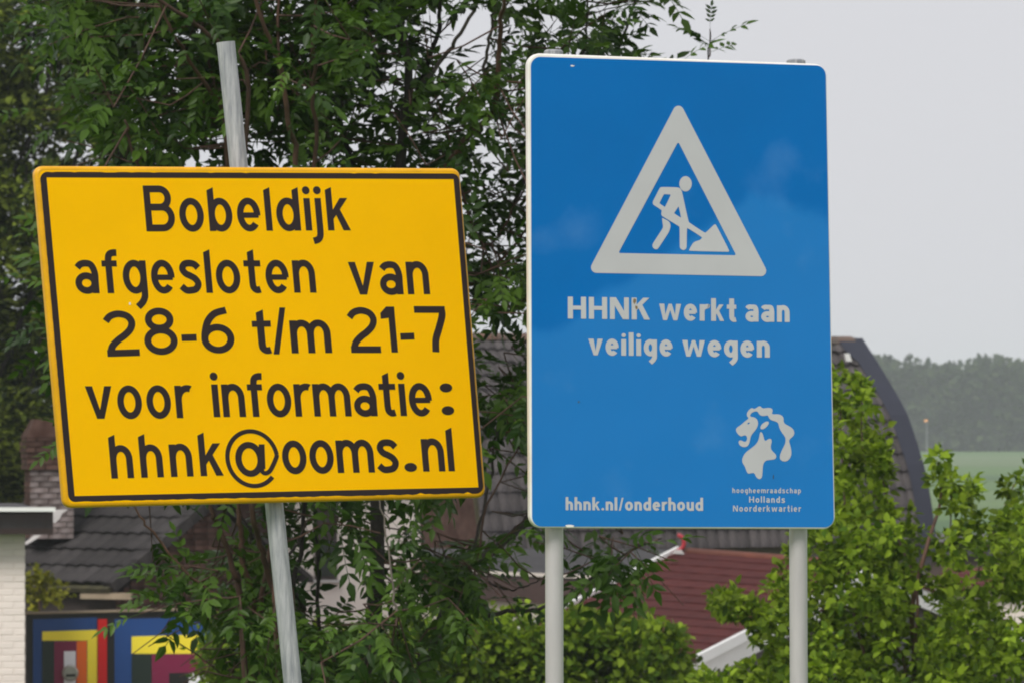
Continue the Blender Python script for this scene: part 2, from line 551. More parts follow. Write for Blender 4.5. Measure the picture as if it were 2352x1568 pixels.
def glyph(ch, s, slant=0.09, asc=1.34, cap=1.4):
    """returns width and a list of strokes; each stroke is a list of polygons that lie in one layer"""
    h = s / 2

    def stem(x, top=asc, sl=slant, y0=0.0):
        return [[(x, y0), (x + s, y0), (x + s, top), (x, top - sl)]]

    def arch(x0, w):
        ry = min(0.40, w / 2 - h + 0.08)
        return ribbon([*EL(x0 + w / 2, 1.02 - h - ry, w / 2 - h, ry, 180, 0), (x0 + w - h, 0)], s)
    if ch == 'o':
        return .78, [ribbon(EL(.39, .5, .39 - h, .52 - h, 0, 360, 36), s, True)]
    if ch in 'bdpqg':
        wd = .76
        ring = ribbon(EL(.38, .5, .38 - h, .52 - h, 0, 360, 36), s, True)
        if ch == 'b':
            return wd, [ring, stem(0)]
        if ch == 'd':
            return wd, [ring, stem(wd - s)]
        if ch == 'p':
            return wd, [ring, rect(0, -.42, s, 1)]
        return wd, [ring, ribbon(spline([(wd - h, 1), (wd - h, .5), (wd - h, 0), (wd - h - .02, -.14), (wd - h - .1, -.28), (wd - h - .25, -.42)]), s)]
    if ch == 'n':
        return .72, [rect(0, 0, s, 1), arch(0, .72)]
    if ch == 'h':
        return .72, [stem(0), arch(0, .72)]
    if ch == 'm':
        return 1.2, [rect(0, 0, s, 1), arch(0, .6 + h), arch(.6 - h, .6 + h)]
    if ch == 'u':
        return .72, [rect(.72 - s, 0, .72, 1), [[(.72 - x, 1 - y) for x, y in q] for q in arch(0, .72)]]
    if ch == 'r':
        return .50, [rect(0, 0, s, 1), ribbon(EL(h + .30, .56, .30, .46 - h, 180, 72, 10) + [(.50, 1.0 - h)], s)]
    if ch == 'i':
        return s, [rect(0, 0, s, 1), disc(h, 1.24, .125)]
    if ch == 'j':
        return s, [ribbon(spline([(h, 1), (h, .5), (h, 0), (h - .02, -.18), (h - .1, -.28), (h - .24, -.32)]), s), disc(h, 1.24, .125)]
    if ch == 'l':
        return s, [stem(0)]
    if ch == 'k':
        return .74, [stem(0), [[(s * .8, .30), (s * .8, .58), (.46, 1), (.71, 1)]], [[(.28, .52), (.42, .68), (.74, 0), (.50, 0)]]]
    if ch == 't':
        return .54, [[[(.14, .3), (.14 + s, .3), (.14 + s, asc), (.14, asc - slant)]],
                     ribbon(spline([(.14 + h, .32), (.16 + h, .17), (.26 + h, .09), (.38 + h, .11)]), s), rect(0, 1 - s * .9, .54, 1)]
    if ch == 'f':
        return .50, [ribbon(spline([(.50, asc - h + .0), (.38, asc - h), (.27, asc - h - .05), (.22, asc - h - .2), (.22, .6), (.22, 0)]), s),
                     rect(0, 1 - s * .9, .48, 1)]
    if ch == 'e':
        return .75, [ribbon(EL(.375, .5, .375 - h, .52 - h, -4, 318, 34), s), rect(s * .7, .40, .75 - h * .6, .40 + s * .8)]
    if ch == 'c':
        return .70, [ribbon(EL(.39, .5, .39 - h, .52 - h, 48, 312, 30), s)]
    if ch == 'a':
        return .74, [ribbon(spline([(.10, .78), (.2, .88), (.37, 1.02 - h), (.54, .86), (.74 - h, .62), (.74 - h, .3), (.74 - h, 0)]), s),
                     ribbon(EL(.355, .31, .355 - h, .33 - h, 0, 360, 30), s, True)]
    if ch == 's':
        return .70, [ribbon(spline([(.63, .77), (.52, .88), (.36, 1.02 - h), (.2, .88), (.13, .74), (.22, .60), (.38, .52), (.52, .43), (.60, .28),
                                    (.52, .13), (.36, h - .02), (.2, .09), (.06, .21)]), s)]
    if ch == 'v':
        return .84, [[[(0, 1), (1.1 * s, 1), (.42, .27), (.84 - 1.1 * s, 1), (.84, 1), (.535, 0), (.305, 0)]]]
    if ch == 'w':
        return 1.24, [[[(0, 1), (1.05 * s, 1), (.34, .34), (.53, 1), (.71, 1), (.90, .34), (1.24 - 1.05 * s, 1), (1.24, 1), (1.02, 0), (.80, 0), (.62, .62), (.44, 0), (.22, 0)]]]
    if ch == 'B':
        up = [(h, cap - h), (.46, cap - h)] + EL(.50, (cap - h + .74) / 2, .26, (cap - h - .74) / 2, 88, -88, 14) + [(h, .74)]
        lo = [(h, .74), (.50, .74)] + EL(.54, (.74 + h) / 2, .29, (.74 - h) / 2, 88, -88, 14) + [(h, h)]
        return .93, [rect(0, 0, s, cap), ribbon(up, s), ribbon(lo, s)]
    if ch == 'H':
        return 1.0, [rect(0, 0, s, cap), rect(1.0 - s, 0, 1.0, cap), rect(s * .9, cap / 2 - h * .85, 1 - s * .9, cap / 2 + h * .85)]
    if ch == 'N':
        return 1.04, [rect(0, 0, s * .95, cap), rect(1.04 - s * .95, 0, 1.04, cap), [[(0, cap), (s * 1.2, cap), (1.04, 0), (1.04 - s * 1.2, 0)]]]
    if ch == 'K':
        return 1.0, [rect(0, 0, s, cap), [[(s * .8, .5), (s * .8, .84), (.64, cap), (.98, cap)]], [[(.34, .78), (.56, .95), (1.0, 0), (.68, 0)]]]
    if ch == '2':
        return 1.0, [ribbon(spline([(.06, 1.08), (.2, 1.23), (.44, cap - h), (.70, 1.22), (.82, 1.03), (.76, .82), (.58, .64), (.38, .50), (.20, .32), (.13, .12)]), s),
                     rect(.025, 0, .98, s)]
    if ch == '8':
        return 1.0, [ribbon(EL(.5, 1.055, .43 - h, .365 - h, 0, 360, 30), s, True), ribbon(EL(.5, .41, .5 - h, .43 - h, 0, 360, 36), s, True)]
    if ch == '6':
        return .98, [ribbon(EL(.49, .43, .49 - h, .45 - h, 0, 360, 36), s, True),
                     ribbon(spline([(h, .43), (h + .03, .66), (.24, .97), (.46, 1.20), (.80, cap - h)]), s)]
    if ch == '1':
        return .46, [rect(.46 - s, 0, .46, cap), [[(0, 1.02), (0, 1.20), (.20, cap), (.46, cap), (.46, 1.12), (.24, 1.05)]]]
    if ch == '7':
        return .93, [rect(0, cap - s, .93, cap), ribbon(spline([(.93 - h, cap - h), (.93 - h, 1.10), (.70, .72), (.58, .38), (.55, 0)]), s)]
    if ch == '-':
        return .44, [rect(0, .38, .44, .38 + s)]
    if ch == '/':
        return .46, [[[(0, -.03), (.17, -.03), (.46, cap), (.29, cap)]]]
    if ch == '.':
        return .27, [disc(.135, .135, .14)]
    if ch == ':':
        return .28, [disc(.14, .14, .14), disc(.14, .84, .14)]
    if ch == '@':
        t = .135
        return 1.66, [ribbon(EL(.83, .54, .765, .84, 8, 318, 56), t), ribbon(EL(.74, .52, .34, .44, 0, 360, 32), s * .95, True),
                      [[(1.00, .22), (1.20, .22), (1.24, .98), (1.06, .98)]],
                      ribbon(spline([(1.09, .30), (1.10, .14), (1.20, .09), (1.33, .16), (1.46, .36), (1.57, .58), (1.592, .66)]), t)]
    if ch == ' ':
        return .4, []
    raise KeyError(ch)


class Sign:
    """flat sign: local metric frame (u, v) fitted to the four corners seen in the photograph"""
    def __init__(s, plane, tl, tr, br, bl):
        s.pl = plane
        s.c = [plane(*p) for p in (bl, br, tr, tl)]
        s.o = s.c[0]
        s.eu = (s.c[1] - s.c[0]).normalized()
        s.n = plane.n
        ev = s.c[3] - s.c[0]
        s.ev = ev.normalized()

    def P(s, px, py, off=0.0):
        return s.pl(px, py, off)

    def text(s, mb, text, a, b, xh, stroke, off, slant=0.09, asc=1.34, cap=1.4, weightgap=None):
        """lay text between two baseline pixels a and b; xh = x-height in pixels"""
        A, B = s.P(*a), s.P(*b)
        A2, B2 = s.P(a[0], a[1] - xh), s.P(b[0], b[1] - xh)
        unit = ((A2 - A).length + (B2 - B).length) / 2
        eu = (B - A)
        W = eu.length / unit
        eu.normalize()
        gl = [glyph(c, stroke, slant, asc, cap) for c in text]
        nat = sum(g_[0] for g_ in gl)
        n = max(1, len(text) - 1)
        gap = (W - nat) / n
        sx = 1.0
        g0, g1 = (0.06, 0.30) if weightgap is None else weightgap
        if len(text) == 1:
            sx, gap = W / nat, 0
        elif gap < g0:
            gap = g0 * (W / (nat + g0 * n))
            sx = (W - gap * n) / nat
        elif gap > g1:
            gap = g1 * (W / (nat + g1 * n))
            sx = (W - gap * n) / nat
        x = 0
        for (wd, strokes) in gl:
            for k, st in enumerate(strokes):
                lift = off + 0.00012 * k
                for q in st:
                    pts = [A + eu * ((x + p[0] * sx) * unit) + s.ev * (p[1] * unit) + s.n * lift for p in q]
                    if len(pts) <= 4:
                        i = len(mb.v)
                        mb.v += pts
                        mb.f.append(tuple(range(i, i + len(pts))))
                    else:
                        mb.poly([pts])
            x += wd * sx + gap


def rrect(c, rad, n=7):
    """rounded quad in 3D through corners c (bl, br, tr, tl)"""
    out = []
    m = len(c)
    for i in range(m):
        p, a, b = c[i], c[(i - 1) % m], c[(i + 1) % m]
        da, db = (a - p).normalized(), (b - p).normalized()
        ang = da.angle(db)
        d = rad / math.tan(ang / 2)
        s_, e_ = p + da * d, p + db * d
        ctr = p + (da + db).normalized() * (rad / math.sin(ang / 2))
        v0, v1 = s_ - ctr, e_ - ctr
        tot = v0.angle(v1) if rad > 1e-6 else 0
        ax = v0.cross(v1)
        for k in range(n + 1):
            if rad < 1e-6:
                out.append(p.copy())
                continue
            q = Matrix.Rotation(tot * k / n, 3, ax.normalized()) @ v0
            out.append(ctr + q)
    return out


def inset_quad(c, d):
    m = len(c)
    out = []
    for i in range(m):
        p, a, b = c[i], c[(i - 1) % m], c[(i + 1) % m]
        da, db = (a - p).normalized(), (b - p).normalized()
        out.append(p + (da + db).normalized() * (d * 1.0 / math.sin(da.angle(db) / 2)))
    return out


def panel_mesh(c, n, rad, roll, depth, N=9):
    """pressed sign plate: flat face, rolled edge, hollow back"""
    mb = MB()
    rings = []
    for k in range(6):
        a = math.pi / 2 * k / 5
        ins = roll * (1 - math.sin(a))
        dep = roll * (1 - math.cos(a))
        rings.append([p - n * dep for p in rrect(inset_quad(c, ins), max(rad - ins, 0.002), N)])
    rings.append([p - n * depth for p in rrect(c, rad, N)])
    rings.append([p - n * depth for p in rrect(inset_quad(c, 0.012), rad - 0.010, N)])
    rings.append([p - n * 0.006 for p in rrect(inset_quad(c, 0.013), rad - 0.010, N)])
    L = len(rings[0])
    mb.v = [p for r_ in rings for p in r_]
    mb.f.append(tuple(range(L)))
    for i in range(len(rings) - 1):
        for k in range(L):
            k2 = (k + 1) % L
            mb.f.append((i * L + k, (i + 1) * L + k, (i + 1) * L + k2, i * L + k2))
    mb.f.append(tuple(reversed(range((len(rings) - 1) * L, len(rings) * L))))
    return mb


def bracket(mb, c, n, width, r):
    """clamp strap round a post: c on post axis, n towards the sign"""
    e = Vector((0, 0, 1)).cross(n).normalized()
    for sgn in (-1, 1):
        mb.box(c + e * sgn * (r + 0.012) + n * 0.02, None, e, n, 0.024, r * 2 + 0.02, width)
    mb.box(c - n * (r + 0.003), None, e, n, 2 * r + 0.048, 0.006, width)


# ------------------------------------------------------------------ yellow road-closure sign on its leaning tube
YP = Plane(600, 15.0, 20)
base_y = at(758, HOR + 1.6 / 15.05 * FPX, 15.05)
base_y.z = 0
ysign = thing('road_closure_sign', 'leaning yellow road closure board with dark lettering on one galvanised tube', 'road sign', base_y)
YS = Sign(YP, (79, 381.5), (1057, 387), (1118, 1142), (148.5, 1166))
ycor = YS.c
o = panel_mesh(ycor, YP.n, 0.024, 0.010, 0.026).build('panel', M_yrim, ysign)
ypanel = smooth_by_angle(fix_normals(o), 35)
# yellow film on the flat face, then the dark border and the lettering
fc = inset_quad(ycor, 0.0115)
mb = MB()
mb.poly([[p + YP.n * 0.0004 for p in rrect(fc, 0.014, 6)]])
mb.build('yellow_film', M_yellow, ypanel)
outer = [YS.P(*p) for p in ((157.5, 1152), (1111, 1132), (1053.5, 399), (90.5, 395))]
inner = [YS.P(*p) for p in ((171.3, 1138), (1098.5, 1118), (1041.5, 412), (106.8, 408))]
ro = rrect(outer, 0.020, 6)
dense = []
for i, p in enumerate(ro):
    q = ro[(i + 1) % len(ro)]
    dense.append(p)
    if (q - p).length > 0.3:
        k = int((q - p).length / 0.012)
        low = p.z < ycor[0].z + 0.15 and q.z < ycor[0].z + 0.15
        dn = (YS.ev if low else Vector((0, 0, 0)))
        hor = abs((q - p).z) < 0.2
        for j in range(1, k):
            jit = random.uniform(0, 0.0022) if low else (random.choice((0, 0, 0, 0, 0, 0.0012)) if hor else random.uniform(0, 0.0006))
            if low and random.random() < 0.04:
                jit += 0.004
            cen = (ycor[0] + ycor[2]) / 2
            inn = (cen - p.lerp(q, j / k))
            inn = (YS.ev if low else (-YS.ev if hor else (YS.eu * (1 if inn.dot(YS.eu) > 0 else -1))))
            dense.append(p.lerp(q, j / k) + inn * jit)
mb = MB()
mb.poly([[p + YP.n * 0.0009 for p in dense], [p + YP.n * 0.0009 for p in inner]])
mb.build('border', M_black, ypanel)
XH, ST = 75, .208
LINES = [[('Bobeldijk', (336.5, 532), (806, 529.5))],
         [('afgesloten', (175, 674), (727, 672.5)), ('van', (805, 677), (988, 676))],
         [('2', (245, 819), (323, 816.5)), ('8', (334, 814), (410.5, 812)), ('-', (420, 812), (454.5, 811)), ('6', (465, 810.5), (541, 809)),
          ('t', (584, 812), (627.5, 811)), ('/', (628, 811), (664, 811)), ('m', (670, 811), (763, 810)), ('2', (805, 810), (877, 810)),
          ('1', (881, 809), (914, 809)), ('-', (922.5, 809), (954.5, 808)), ('7', (959, 808), (1030, 808))],
         [('voor', (201, 961), (442, 959)), ('informatie', (491, 957), (995, 954)), (':', (1015, 953), (1044, 952))],
         [('hhnk', (256, 1098), (514, 1091)), ('@', (521, 1093), (645, 1092)), ('ooms', (651, 1087), (917.5, 1083)), ('.', (930, 1082.5), (958, 1082)),
          ('nl', (972, 1082), (1045, 1081))]]
for ln in LINES:
    for (t_, a_, b_) in ln:
        mb = MB()
        YS.text(mb, t_, a_, b_, XH, ST, 0.0010)
        mb.build('lettering', M_black, ypanel)
# tube
pa, pb = at(518.5, 97, 15.085), at(672.5, 1568, 15.085)
dz = (pb - pa)
pg = pb + dz * ((pb.z + 0.35) / -dz.z)
rt = 0.0242
mb = MB()
nn = 28
axis = (pa - pg).normalized()
mb.tube([pg, pg.lerp(pa, .3), pg.lerp(pa, .6), pa], rt, nn, cap=False)
mb.tube([pa, pa - axis * 0.08], rt - 0.003, nn, cap=False)
L0 = 3 * nn
mb.f += [(L0 + k, L0 + (k + 1) % nn, 4 * nn + (k + 1) % nn, 4 * nn + k) for k in range(nn)]
o = mb.build('pole', M_galv, ysign)
smooth_by_angle(fix_normals(o), 50)
for zz in (0.33, 0.70):
    c = pa.lerp(pg, 0)
    yy = YS.P(600, 381 + 785 * zz)
    f_ = (pa.z - yy.z) / (pa.z - pg.z)
    mb = MB()
    bracket(mb, pa.lerp(pg, f_), YP.n, 0.04, rt)
    mb.build('clamp', M_galv, ysign)

# ------------------------------------------------------------------ blue works sign on two posts
BP = Plane(1560, 15.0, 14)
base_b = Vector((at(1555, HOR, 15.06).x, 15.06, 0))
bsign = thing('roadworks_sign', 'tall blue roadworks sign with white triangle and lion emblem on two posts', 'road sign', base_b)
BS = Sign(BP, (1212, 122), (1898.5, 148), (1919, 1214.5), (1217.5, 1211.5))
o = panel_mesh(BS.c, BP.n, 0.034, 0.005, 0.024, 10).build('panel', M_lip, bsign)
bpanel = smooth_by_angle(fix_normals(o), 35)
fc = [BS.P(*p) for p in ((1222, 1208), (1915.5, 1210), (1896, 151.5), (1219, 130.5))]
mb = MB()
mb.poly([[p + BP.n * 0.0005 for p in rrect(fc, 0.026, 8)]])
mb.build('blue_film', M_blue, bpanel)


def tr(pts, ox, oy, sc):
    return [((x / sc + ox) / 1.551, (y / sc + oy) / 1.551) for x, y in pts]


def chaikin(p, n=2):
    for _ in range(n):
        q = []
        for i in range(len(p)):
            a, b = p[i], p[(i + 1) % len(p)]
            q += [(a[0] * .75 + b[0] * .25, a[1] * .75 + b[1] * .25), (a[0] * .25 + b[0] * .75, a[1] * .25 + b[1] * .75)]
        p = q
    return p


def cut(p, r_):
    """small corner cut so that a chaikin pass rounds corners by about r_ pixels only"""
    q = []
    for i in range(len(p)):
        a, b, c = p[i - 1], p[i], p[(i + 1) % len(p)]
        for e in (a, c):
            l = math.hypot(e[0] - b[0], e[1] - b[1])
            t = min(r_ / l, 0.45)
            q.append((b[0] + (e[0] - b[0]) * t, b[1] + (e[1] - b[1]) * t))
    return chaikin(q, 2)


def flat(sign, name, loops, mat, parent, off):
    mb = MB()
    mb.poly([[sign.P(x, y, off) for x, y in lp] for lp in loops])
    return mb.build(name, mat, parent)


tri_o = [sum_ for sum_ in rrect([BS.P(*p) for p in ((1349, 626.8), (1768, 635.2), (1558.2, 229.5))], 0.0145, 8)]
tri_i = rrect([BS.P(*p) for p in ((1420, 581.8), (1691, 587), (1557.5, 326))], 0.003, 3)
mb = MB()
mb.poly([[p + BP.n * 0.0011 for p in tri_o], [p + BP.n * 0.0011 for p in tri_i]])
mb.build('triangle', M_white_film, bpanel)
WK = (2250, 600, 3.92)
body = [(405, 262), (655, 268), (690, 295), (705, 340), (795, 755), (1028, 908), (1158, 778), (1178, 790), (1368, 1160), (1345, 1168), (795, 1155), (825, 1095), (860, 1038),
        (900, 1018), (950, 1006), (990, 968), (770, 828), (768, 1110), (745, 1142), (700, 1142), (670, 1110), (670, 815), (415, 665), (412, 620), (425, 590), (300, 510),
        (290, 480), (300, 455), (390, 280)]
hole1 = [(450, 362), (548, 368), (465, 545), (385, 490)]
hole2 = [(655, 530), (692, 695), (590, 630)]
leg = [(420, 688), (525, 745), (545, 800), (535, 850), (515, 900), (375, 1115), (345, 1138), (305, 1122), (285, 1085), (295, 1050), (440, 830), (435, 790)]
head = EL(752, 218, 87, 107, 0, 360, 28)[:-1]
flat(BS, 'worker_pictogram', [cut(tr(body, *WK), 2.0), cut(tr(hole1, *WK), 1.0), cut(tr(hole2, *WK), 1.0)], M_white_film, bpanel, 0.0011)
flat(BS, 'worker_pictogram', [cut(tr(leg, *WK), 2.0)], M_white_film, bpanel, 0.0011)
flat(BS, 'worker_pictogram', [tr(head, *WK)], M_white_film, bpanel, 0.0011)
LI = (2550, 1400, 3.486)
mane = [(445, 176), (408, 205), (381, 250), (388, 285), (412, 308), (365, 342), (320, 383), (252, 428), (246, 458), (270, 503), (312, 537), (345, 520), (377, 520), (390, 560),
        (376, 598), (345, 600), (310, 578), (284, 588), (281, 617), (303, 652), (350, 668), (392, 657), (417, 615), (428, 555), (440, 515), (492, 455), (522, 400), (524, 350),
        (502, 308), (465, 293), (432, 290), (423, 270), (443, 240), (490, 220), (520, 225), (535, 257), (560, 277), (605, 280), (645, 268), (660, 307), (685, 332), (772, 355),
        (785, 420), (810, 475), (862, 540), (867, 590), (855, 635), (808, 725), (790, 790), (803, 828), (850, 848), (898, 833), (934, 780), (940, 720), (922, 640), (905, 585),
        (925, 560), (968, 522), (976, 480), (954, 433), (905, 403), (855, 378), (838, 345), (843, 310), (822, 273), (770, 256), (715, 260), (692, 250), (708, 215), (692, 182),
        (640, 178), (580, 190), (545, 150), (500, 183), (470, 195)]
neck = [(560, 474), (582, 500), (600, 575), (615, 592), (650, 565), (682, 560), (697, 590), (680, 650), (685, 700), (744, 755), (752, 787), (737, 814), (700, 822), (630, 828),
        (600, 850), (582, 900), (577, 1020), (562, 1058), (530, 1065), (498, 1037), (480, 988), (445, 986), (398, 999), (378, 960), (360, 905), (328, 860), (325, 810), (358, 740),
        (430, 685), (490, 640), (525, 590), (540, 530), (546, 488)]
eye = [(388, 380), (396, 366), (412, 358), (422, 362), (416, 374), (402, 384)]
ear = [(552, 415), (573, 378), (620, 348), (652, 346), (660, 370), (637, 407), (595, 442), (556, 447)]
flat(BS, 'lion_emblem', [chaikin(tr(mane, *LI)), chaikin(tr(eye, *LI), 1)], M_white_film, bpanel, 0.0011)
flat(BS, 'lion_emblem', [chaikin(tr(neck, *LI))], M_white_film, bpanel, 0.0011)
flat(BS, 'lion_emblem', [chaikin(tr(ear, *LI))], M_white_film, bpanel, 0.0011)
BL = [([('HHNK', (1304, 731.8), (1492.5, 734.5)), ('werkt', (1514, 735.5), (1691, 738)), ('aan', (1712, 738.5), (1813.5, 740))], 37.7, .28, 1.38, 1.33),
      ([('veilige', (1351, 815), (1544.7, 817.5)), ('wegen', (1567, 818), (1768, 820.5))], 37.2, .28, 1.42, 1.33),
      ([('hhnk.nl/onderhoud', (1299, 1170.5), (1614.7, 1172))], 20.2, .27, 1.5, 1.45),
      ([('hoogheemraadschap', (1682, 1131), (1839.4, 1131.5))], 8.6, .24, 1.4, 1.35),
      ([('Hollands', (1720.5, 1153), (1802.5, 1153.5))], 10.2, .24, 1.42, 1.36),
      ([('Noorderkwartier', (1683.4, 1173.5), (1839.4, 1174))], 10.2, .24, 1.42, 1.36)]
for segs, xh, st, asc, cap in BL:
    for (t_, a_, b_) in segs:
        mb = MB()
        BS.text(mb, t_, a_, b_, xh, st, 0.0011, slant=0.0, asc=asc, cap=cap, weightgap=(0.05, 0.15 if xh > 12 else .3))
        mb.build('lettering', M_white_film, bpanel)


def blot(sign, cx, cy, rx, ry, mat, parent, off):
    pts = []
    for k in range(14):
        a = 2 * math.pi * k / 14
        q = random.uniform(.6, 1.15)
        pts.append((cx + rx * q * math.cos(a), cy + ry * q * math.sin(a)))
    flat(sign, 'stain', [pts], mat, parent, off)


blot(BS, 1457, 692, 3.5, 7, M_stain, bpanel, 0.0016)
blot(BS, 1461, 706, 3.5, 5, M_stain, bpanel, 0.0017)
blot(BS, 1314, 152, 5, 2, M_lip, bpanel, 0.0016)
blot(BS, 1329, 922, 3.5, 3, M_spot, bpanel, 0.0016)
blot(BS, 1776, 1094, 1.5, 6, M_spot, bpanel, 0.0016)
blot(BS, 1308, 1207, 12, 3, M_lip, bpanel, 0.0017)
blot(YS, 298, 698, 2.5, 4, M_lip, ypanel, 0.0016)
for (xa, xb, ytop) in ((1269.5, 1274, 120), (1810, 1836, 142)):
    # plumb posts; the caps show above the plate
    yb = 15.0 + ((xb - 1560) / FPX * 15.0) * math.tan(R(14)) + 0.058
    p1 = at(xb, 1568, yb)
    p0 = at(xa if xa < 1300 else 1824, ytop, yb)
    top = Vector((p1.x + (p0.x - p1.x) * .6, yb, p0.z))
    bot = Vector((p1.x + (p1.x - top.x) * 0.4, yb, -0.3))
    mb = MB()
    mb.tube([bot, bot.lerp(top, .5), top], 0.0240, 28, cap=False)
    o = mb.build('post', M_alu, bsign)
    smooth_by_angle(fix_normals(o), 50)
    mb = MB()
    mb.tube([top - Vector((0, 0, 0.012)), top + Vector((0, 0, 0.002)), top + Vector((0, 0, 0.006))], [0.0252, 0.0252, 0.020], 24)
    mb.build('post_cap', M_galv, bsign)
    for zz in (300, 1000):
        mb = MB()
        zc = at(xb, zz, yb).z
        f_ = (top.z - zc) / (top.z - bot.z)
        bracket(mb, top.lerp(bot, f_), BP.n, 0.04, 0.024)
        mb.build('clamp', M_alu, bsign)


# ------------------------------------------------------------------ buildings
def slab(name, pl, quads, mat, parent, thick, off=0.0, **kw):
    """polygon of pixels on a vertical plane, given thickness behind it"""
    mb = MB()
    mb.poly([[pl(x, y, off) for x, y in quads]], -pl.n * thick)
    return fix_normals(mb.build(name, mat, parent, **kw))


def on_ground(p):
    return Vector((p.x, p.y, GZ))


def bricks(pl, x0, x1, y0, y1, bl, bh, joint, proud, mat, parent, off=0.0, n_max=400, mat2=None, ysplit=None):
    """running-bond bricks on a plane between pixel bounds (world-sized), one object each"""
    a, b = pl(x0, y1), pl(x1, y1)
    W = (b - a).dot(pl.e)
    H = pl(x0, y0).z - a.z
    mesh = {}
    rows = int(H / (bh + joint))
    for r_ in range(rows):
        x = -(bl + joint) / 2 if r_ % 2 else 0
        while x < W - 0.01:
            xa, xb = max(x, 0), min(x + bl, W)
            x += bl + joint
            if xb - xa < 0.02:
                continue
            key = round(xb - xa, 3)
            m_ = mat
            if mat2 and pl_z_split is not None:
                m_ = mat2 if a.z + r_ * (bh + joint) < pl_z_split + random.uniform(-.15, .1) else mat
            kk = (key, m_.name)
            if kk not in mesh:
                mb = MB()
                w2, d2 = key / 2, 0.03
                e = 0.004
                q0 = [pl.e * (sx * (w2 - e)) + Vector((0, 0, sz * (bh / 2 - e))) + pl.n * proud for sx, sz in ((-1, -1), (1, -1), (1, 1), (-1, 1))]
                q1 = [pl.e * (sx * w2) + Vector((0, 0, sz * bh / 2)) + pl.n * (proud - e) for sx, sz in ((-1, -1), (1, -1), (1, 1), (-1, 1))]
                q2 = [p - pl.n * d2 for p in q1]
                mb.v = q0 + q1 + q2
                mb.f = [(0, 1, 2, 3)] + [(i + 4, (i + 1) % 4 + 4, (i + 1) % 4, i) for i in range(4)] + [(i + 8, (i + 1) % 4 + 8, (i + 1) % 4 + 4, i + 4) for i in range(4)]
                me = bpy.data.meshes.new('brick')
                me.from_pydata(mb.v, [], mb.f)
                me.materials.append(m_)
                mesh[kk] = me
            c = a + pl.e * ((xa + xb) / 2) + Vector((0, 0, r_ * (bh + joint) + bh / 2)) + pl.n * (off + random.uniform(-.002, .002))
            o_ = bpy.data.objects.new('brick', mesh[kk])
            C.objects.link(o_)
            o_.parent = parent
            o_.location = c - origin(parent)


pl_z_split = None

# --- white brick annex with dark fascia (left edge)
WP = Plane(60, 55, 8)
wh = thing('white_brick_house', 'white painted brick house with flat roof and deep dark brown fascia', 'house', on_ground(WP(30, 1300)))
x_l = -420
wz = 985 + 4.2 / 55 * FPX
c0 = WP(55, 1228)
mb = MB()
q0 = [WP(x_l, wz), WP(57, wz), WP(57, 1200), WP(x_l, 1200)]
for q in q0[:2]:
    q.z = GZ - 0.05
mb.hexa(q0, [p - WP.n * 6 for p in q0])
wcore = fix_normals(mb.build('wall', M_mortarw, wh))
bricks(WP, -20, 57.5, 1226, 1640, 0.21, 0.056, 0.008, 0.004, M_brickw, wcore, 0.0)
FP = Plane(60, 54.7, 8)
slab('fascia', FP, [(x_l, 1226.5), (122, 1226.5), (122, 1173), (x_l, 1173)], M_brown, wh, 0.06)
mb = MB()
q0 = [FP(x_l, 1200), FP(121, 1200), FP(121, 1200) - FP.n * 6.5, FP(x_l, 1200) - FP.n * 6.5]
for q in q0:
    q.z = FP(60, 1174).z
fix_normals(mb.hexa([p - Vector((0, 0, 0.16)) for p in q0], q0).build('roof', M_felt, wh))
slab('roof_trim', FP, [(x_l, 1173.5), (127, 1173.5), (127, 1164), (x_l, 1164)], M_wht, wh, 0.07, 0.02)
slab('soffit_return', FP, [(57, 1226), (118, 1226), (118, 1222), (57, 1222)], M_brown, wh, 0.4, -0.07)

# --- cottage with grey pantile roof and chimney behind the annex
# eave runs from far left to near right; gable on the right
CY0 = 66.0
ec = at(252, 1346, CY0)                      # eave corner, right end
E_dir = Vector((-math.cos(R(42)), math.sin(R(42)), 0))
G_dir = Vector((math.sin(R(42)), math.cos(R(42)), 0))      # towards the ridge, away
cot = thing('tiled_cottage', 'low brick cottage with dark grey pantile roof and gable end', 'cottage', (ec.x, ec.y, GZ))
pitch = math.radians(31)
# choose the pitch so that the verge passes the pixel seen beside the yellow sign
run = 1.7
rise = run * math.tan(pitch)


def cot_pt(s, t, lift=0.0):
    """s metres along eave to the left, t metres up the slope"""
    return ec + E_dir * s + G_dir * (t * math.cos(pitch)) + Vector((0, 0, t * math.sin(pitch))) + (Vector((0, 0, 1)) * math.cos(pitch) - G_dir * math.sin(pitch)) * lift


def tile_mesh(wd, ln, th, name, mat, amp, hump=2, axis=None):
    """pantile: wavy cross-section, lower edge thick; local x = width, y = up the slope, z = out"""
    n = 6
    V, F = [], []
    prof = [(wd * (i / n - .5), amp * (math.sin(2 * math.pi * (i / n) * 1.0 - 0.6) + 0.15 * math.sin(4 * math.pi * i / n))) for i in range(n + 1)]
    for (y, z0, zb) in ((0, th, 0.0), (ln, 0.0, -0.006)):
        V += [(x, y, z + z0) for x, z in prof]
        V += [(x, y, z + z0 - 0.018) for x, z in prof]
    m = n + 1
    for i in range(n):
        F.append((i, i + 1, 2 * m + i + 1, 2 * m + i))
        F.append((m + i + 1, m + i, i, i + 1)[::-1])
    F.append((0, 2 * m, 3 * m, m))
    F.append((n, m + n, 3 * m + n, 2 * m + n))
    me = bpy.data.meshes.new(name)
    me.from_pydata(V, [], F)
    me.materials.append(mat)
    me.polygons.foreach_set('use_smooth', [True] * len(me.polygons))
    me.set_sharp_from_angle(angle=R(50))
    return me, V, F


def proj(p):
    d = p - EYE
    k = d.dot(FW)
    return CX + d.x / k * FPX, CY - d.dot(UP) / k * FPX


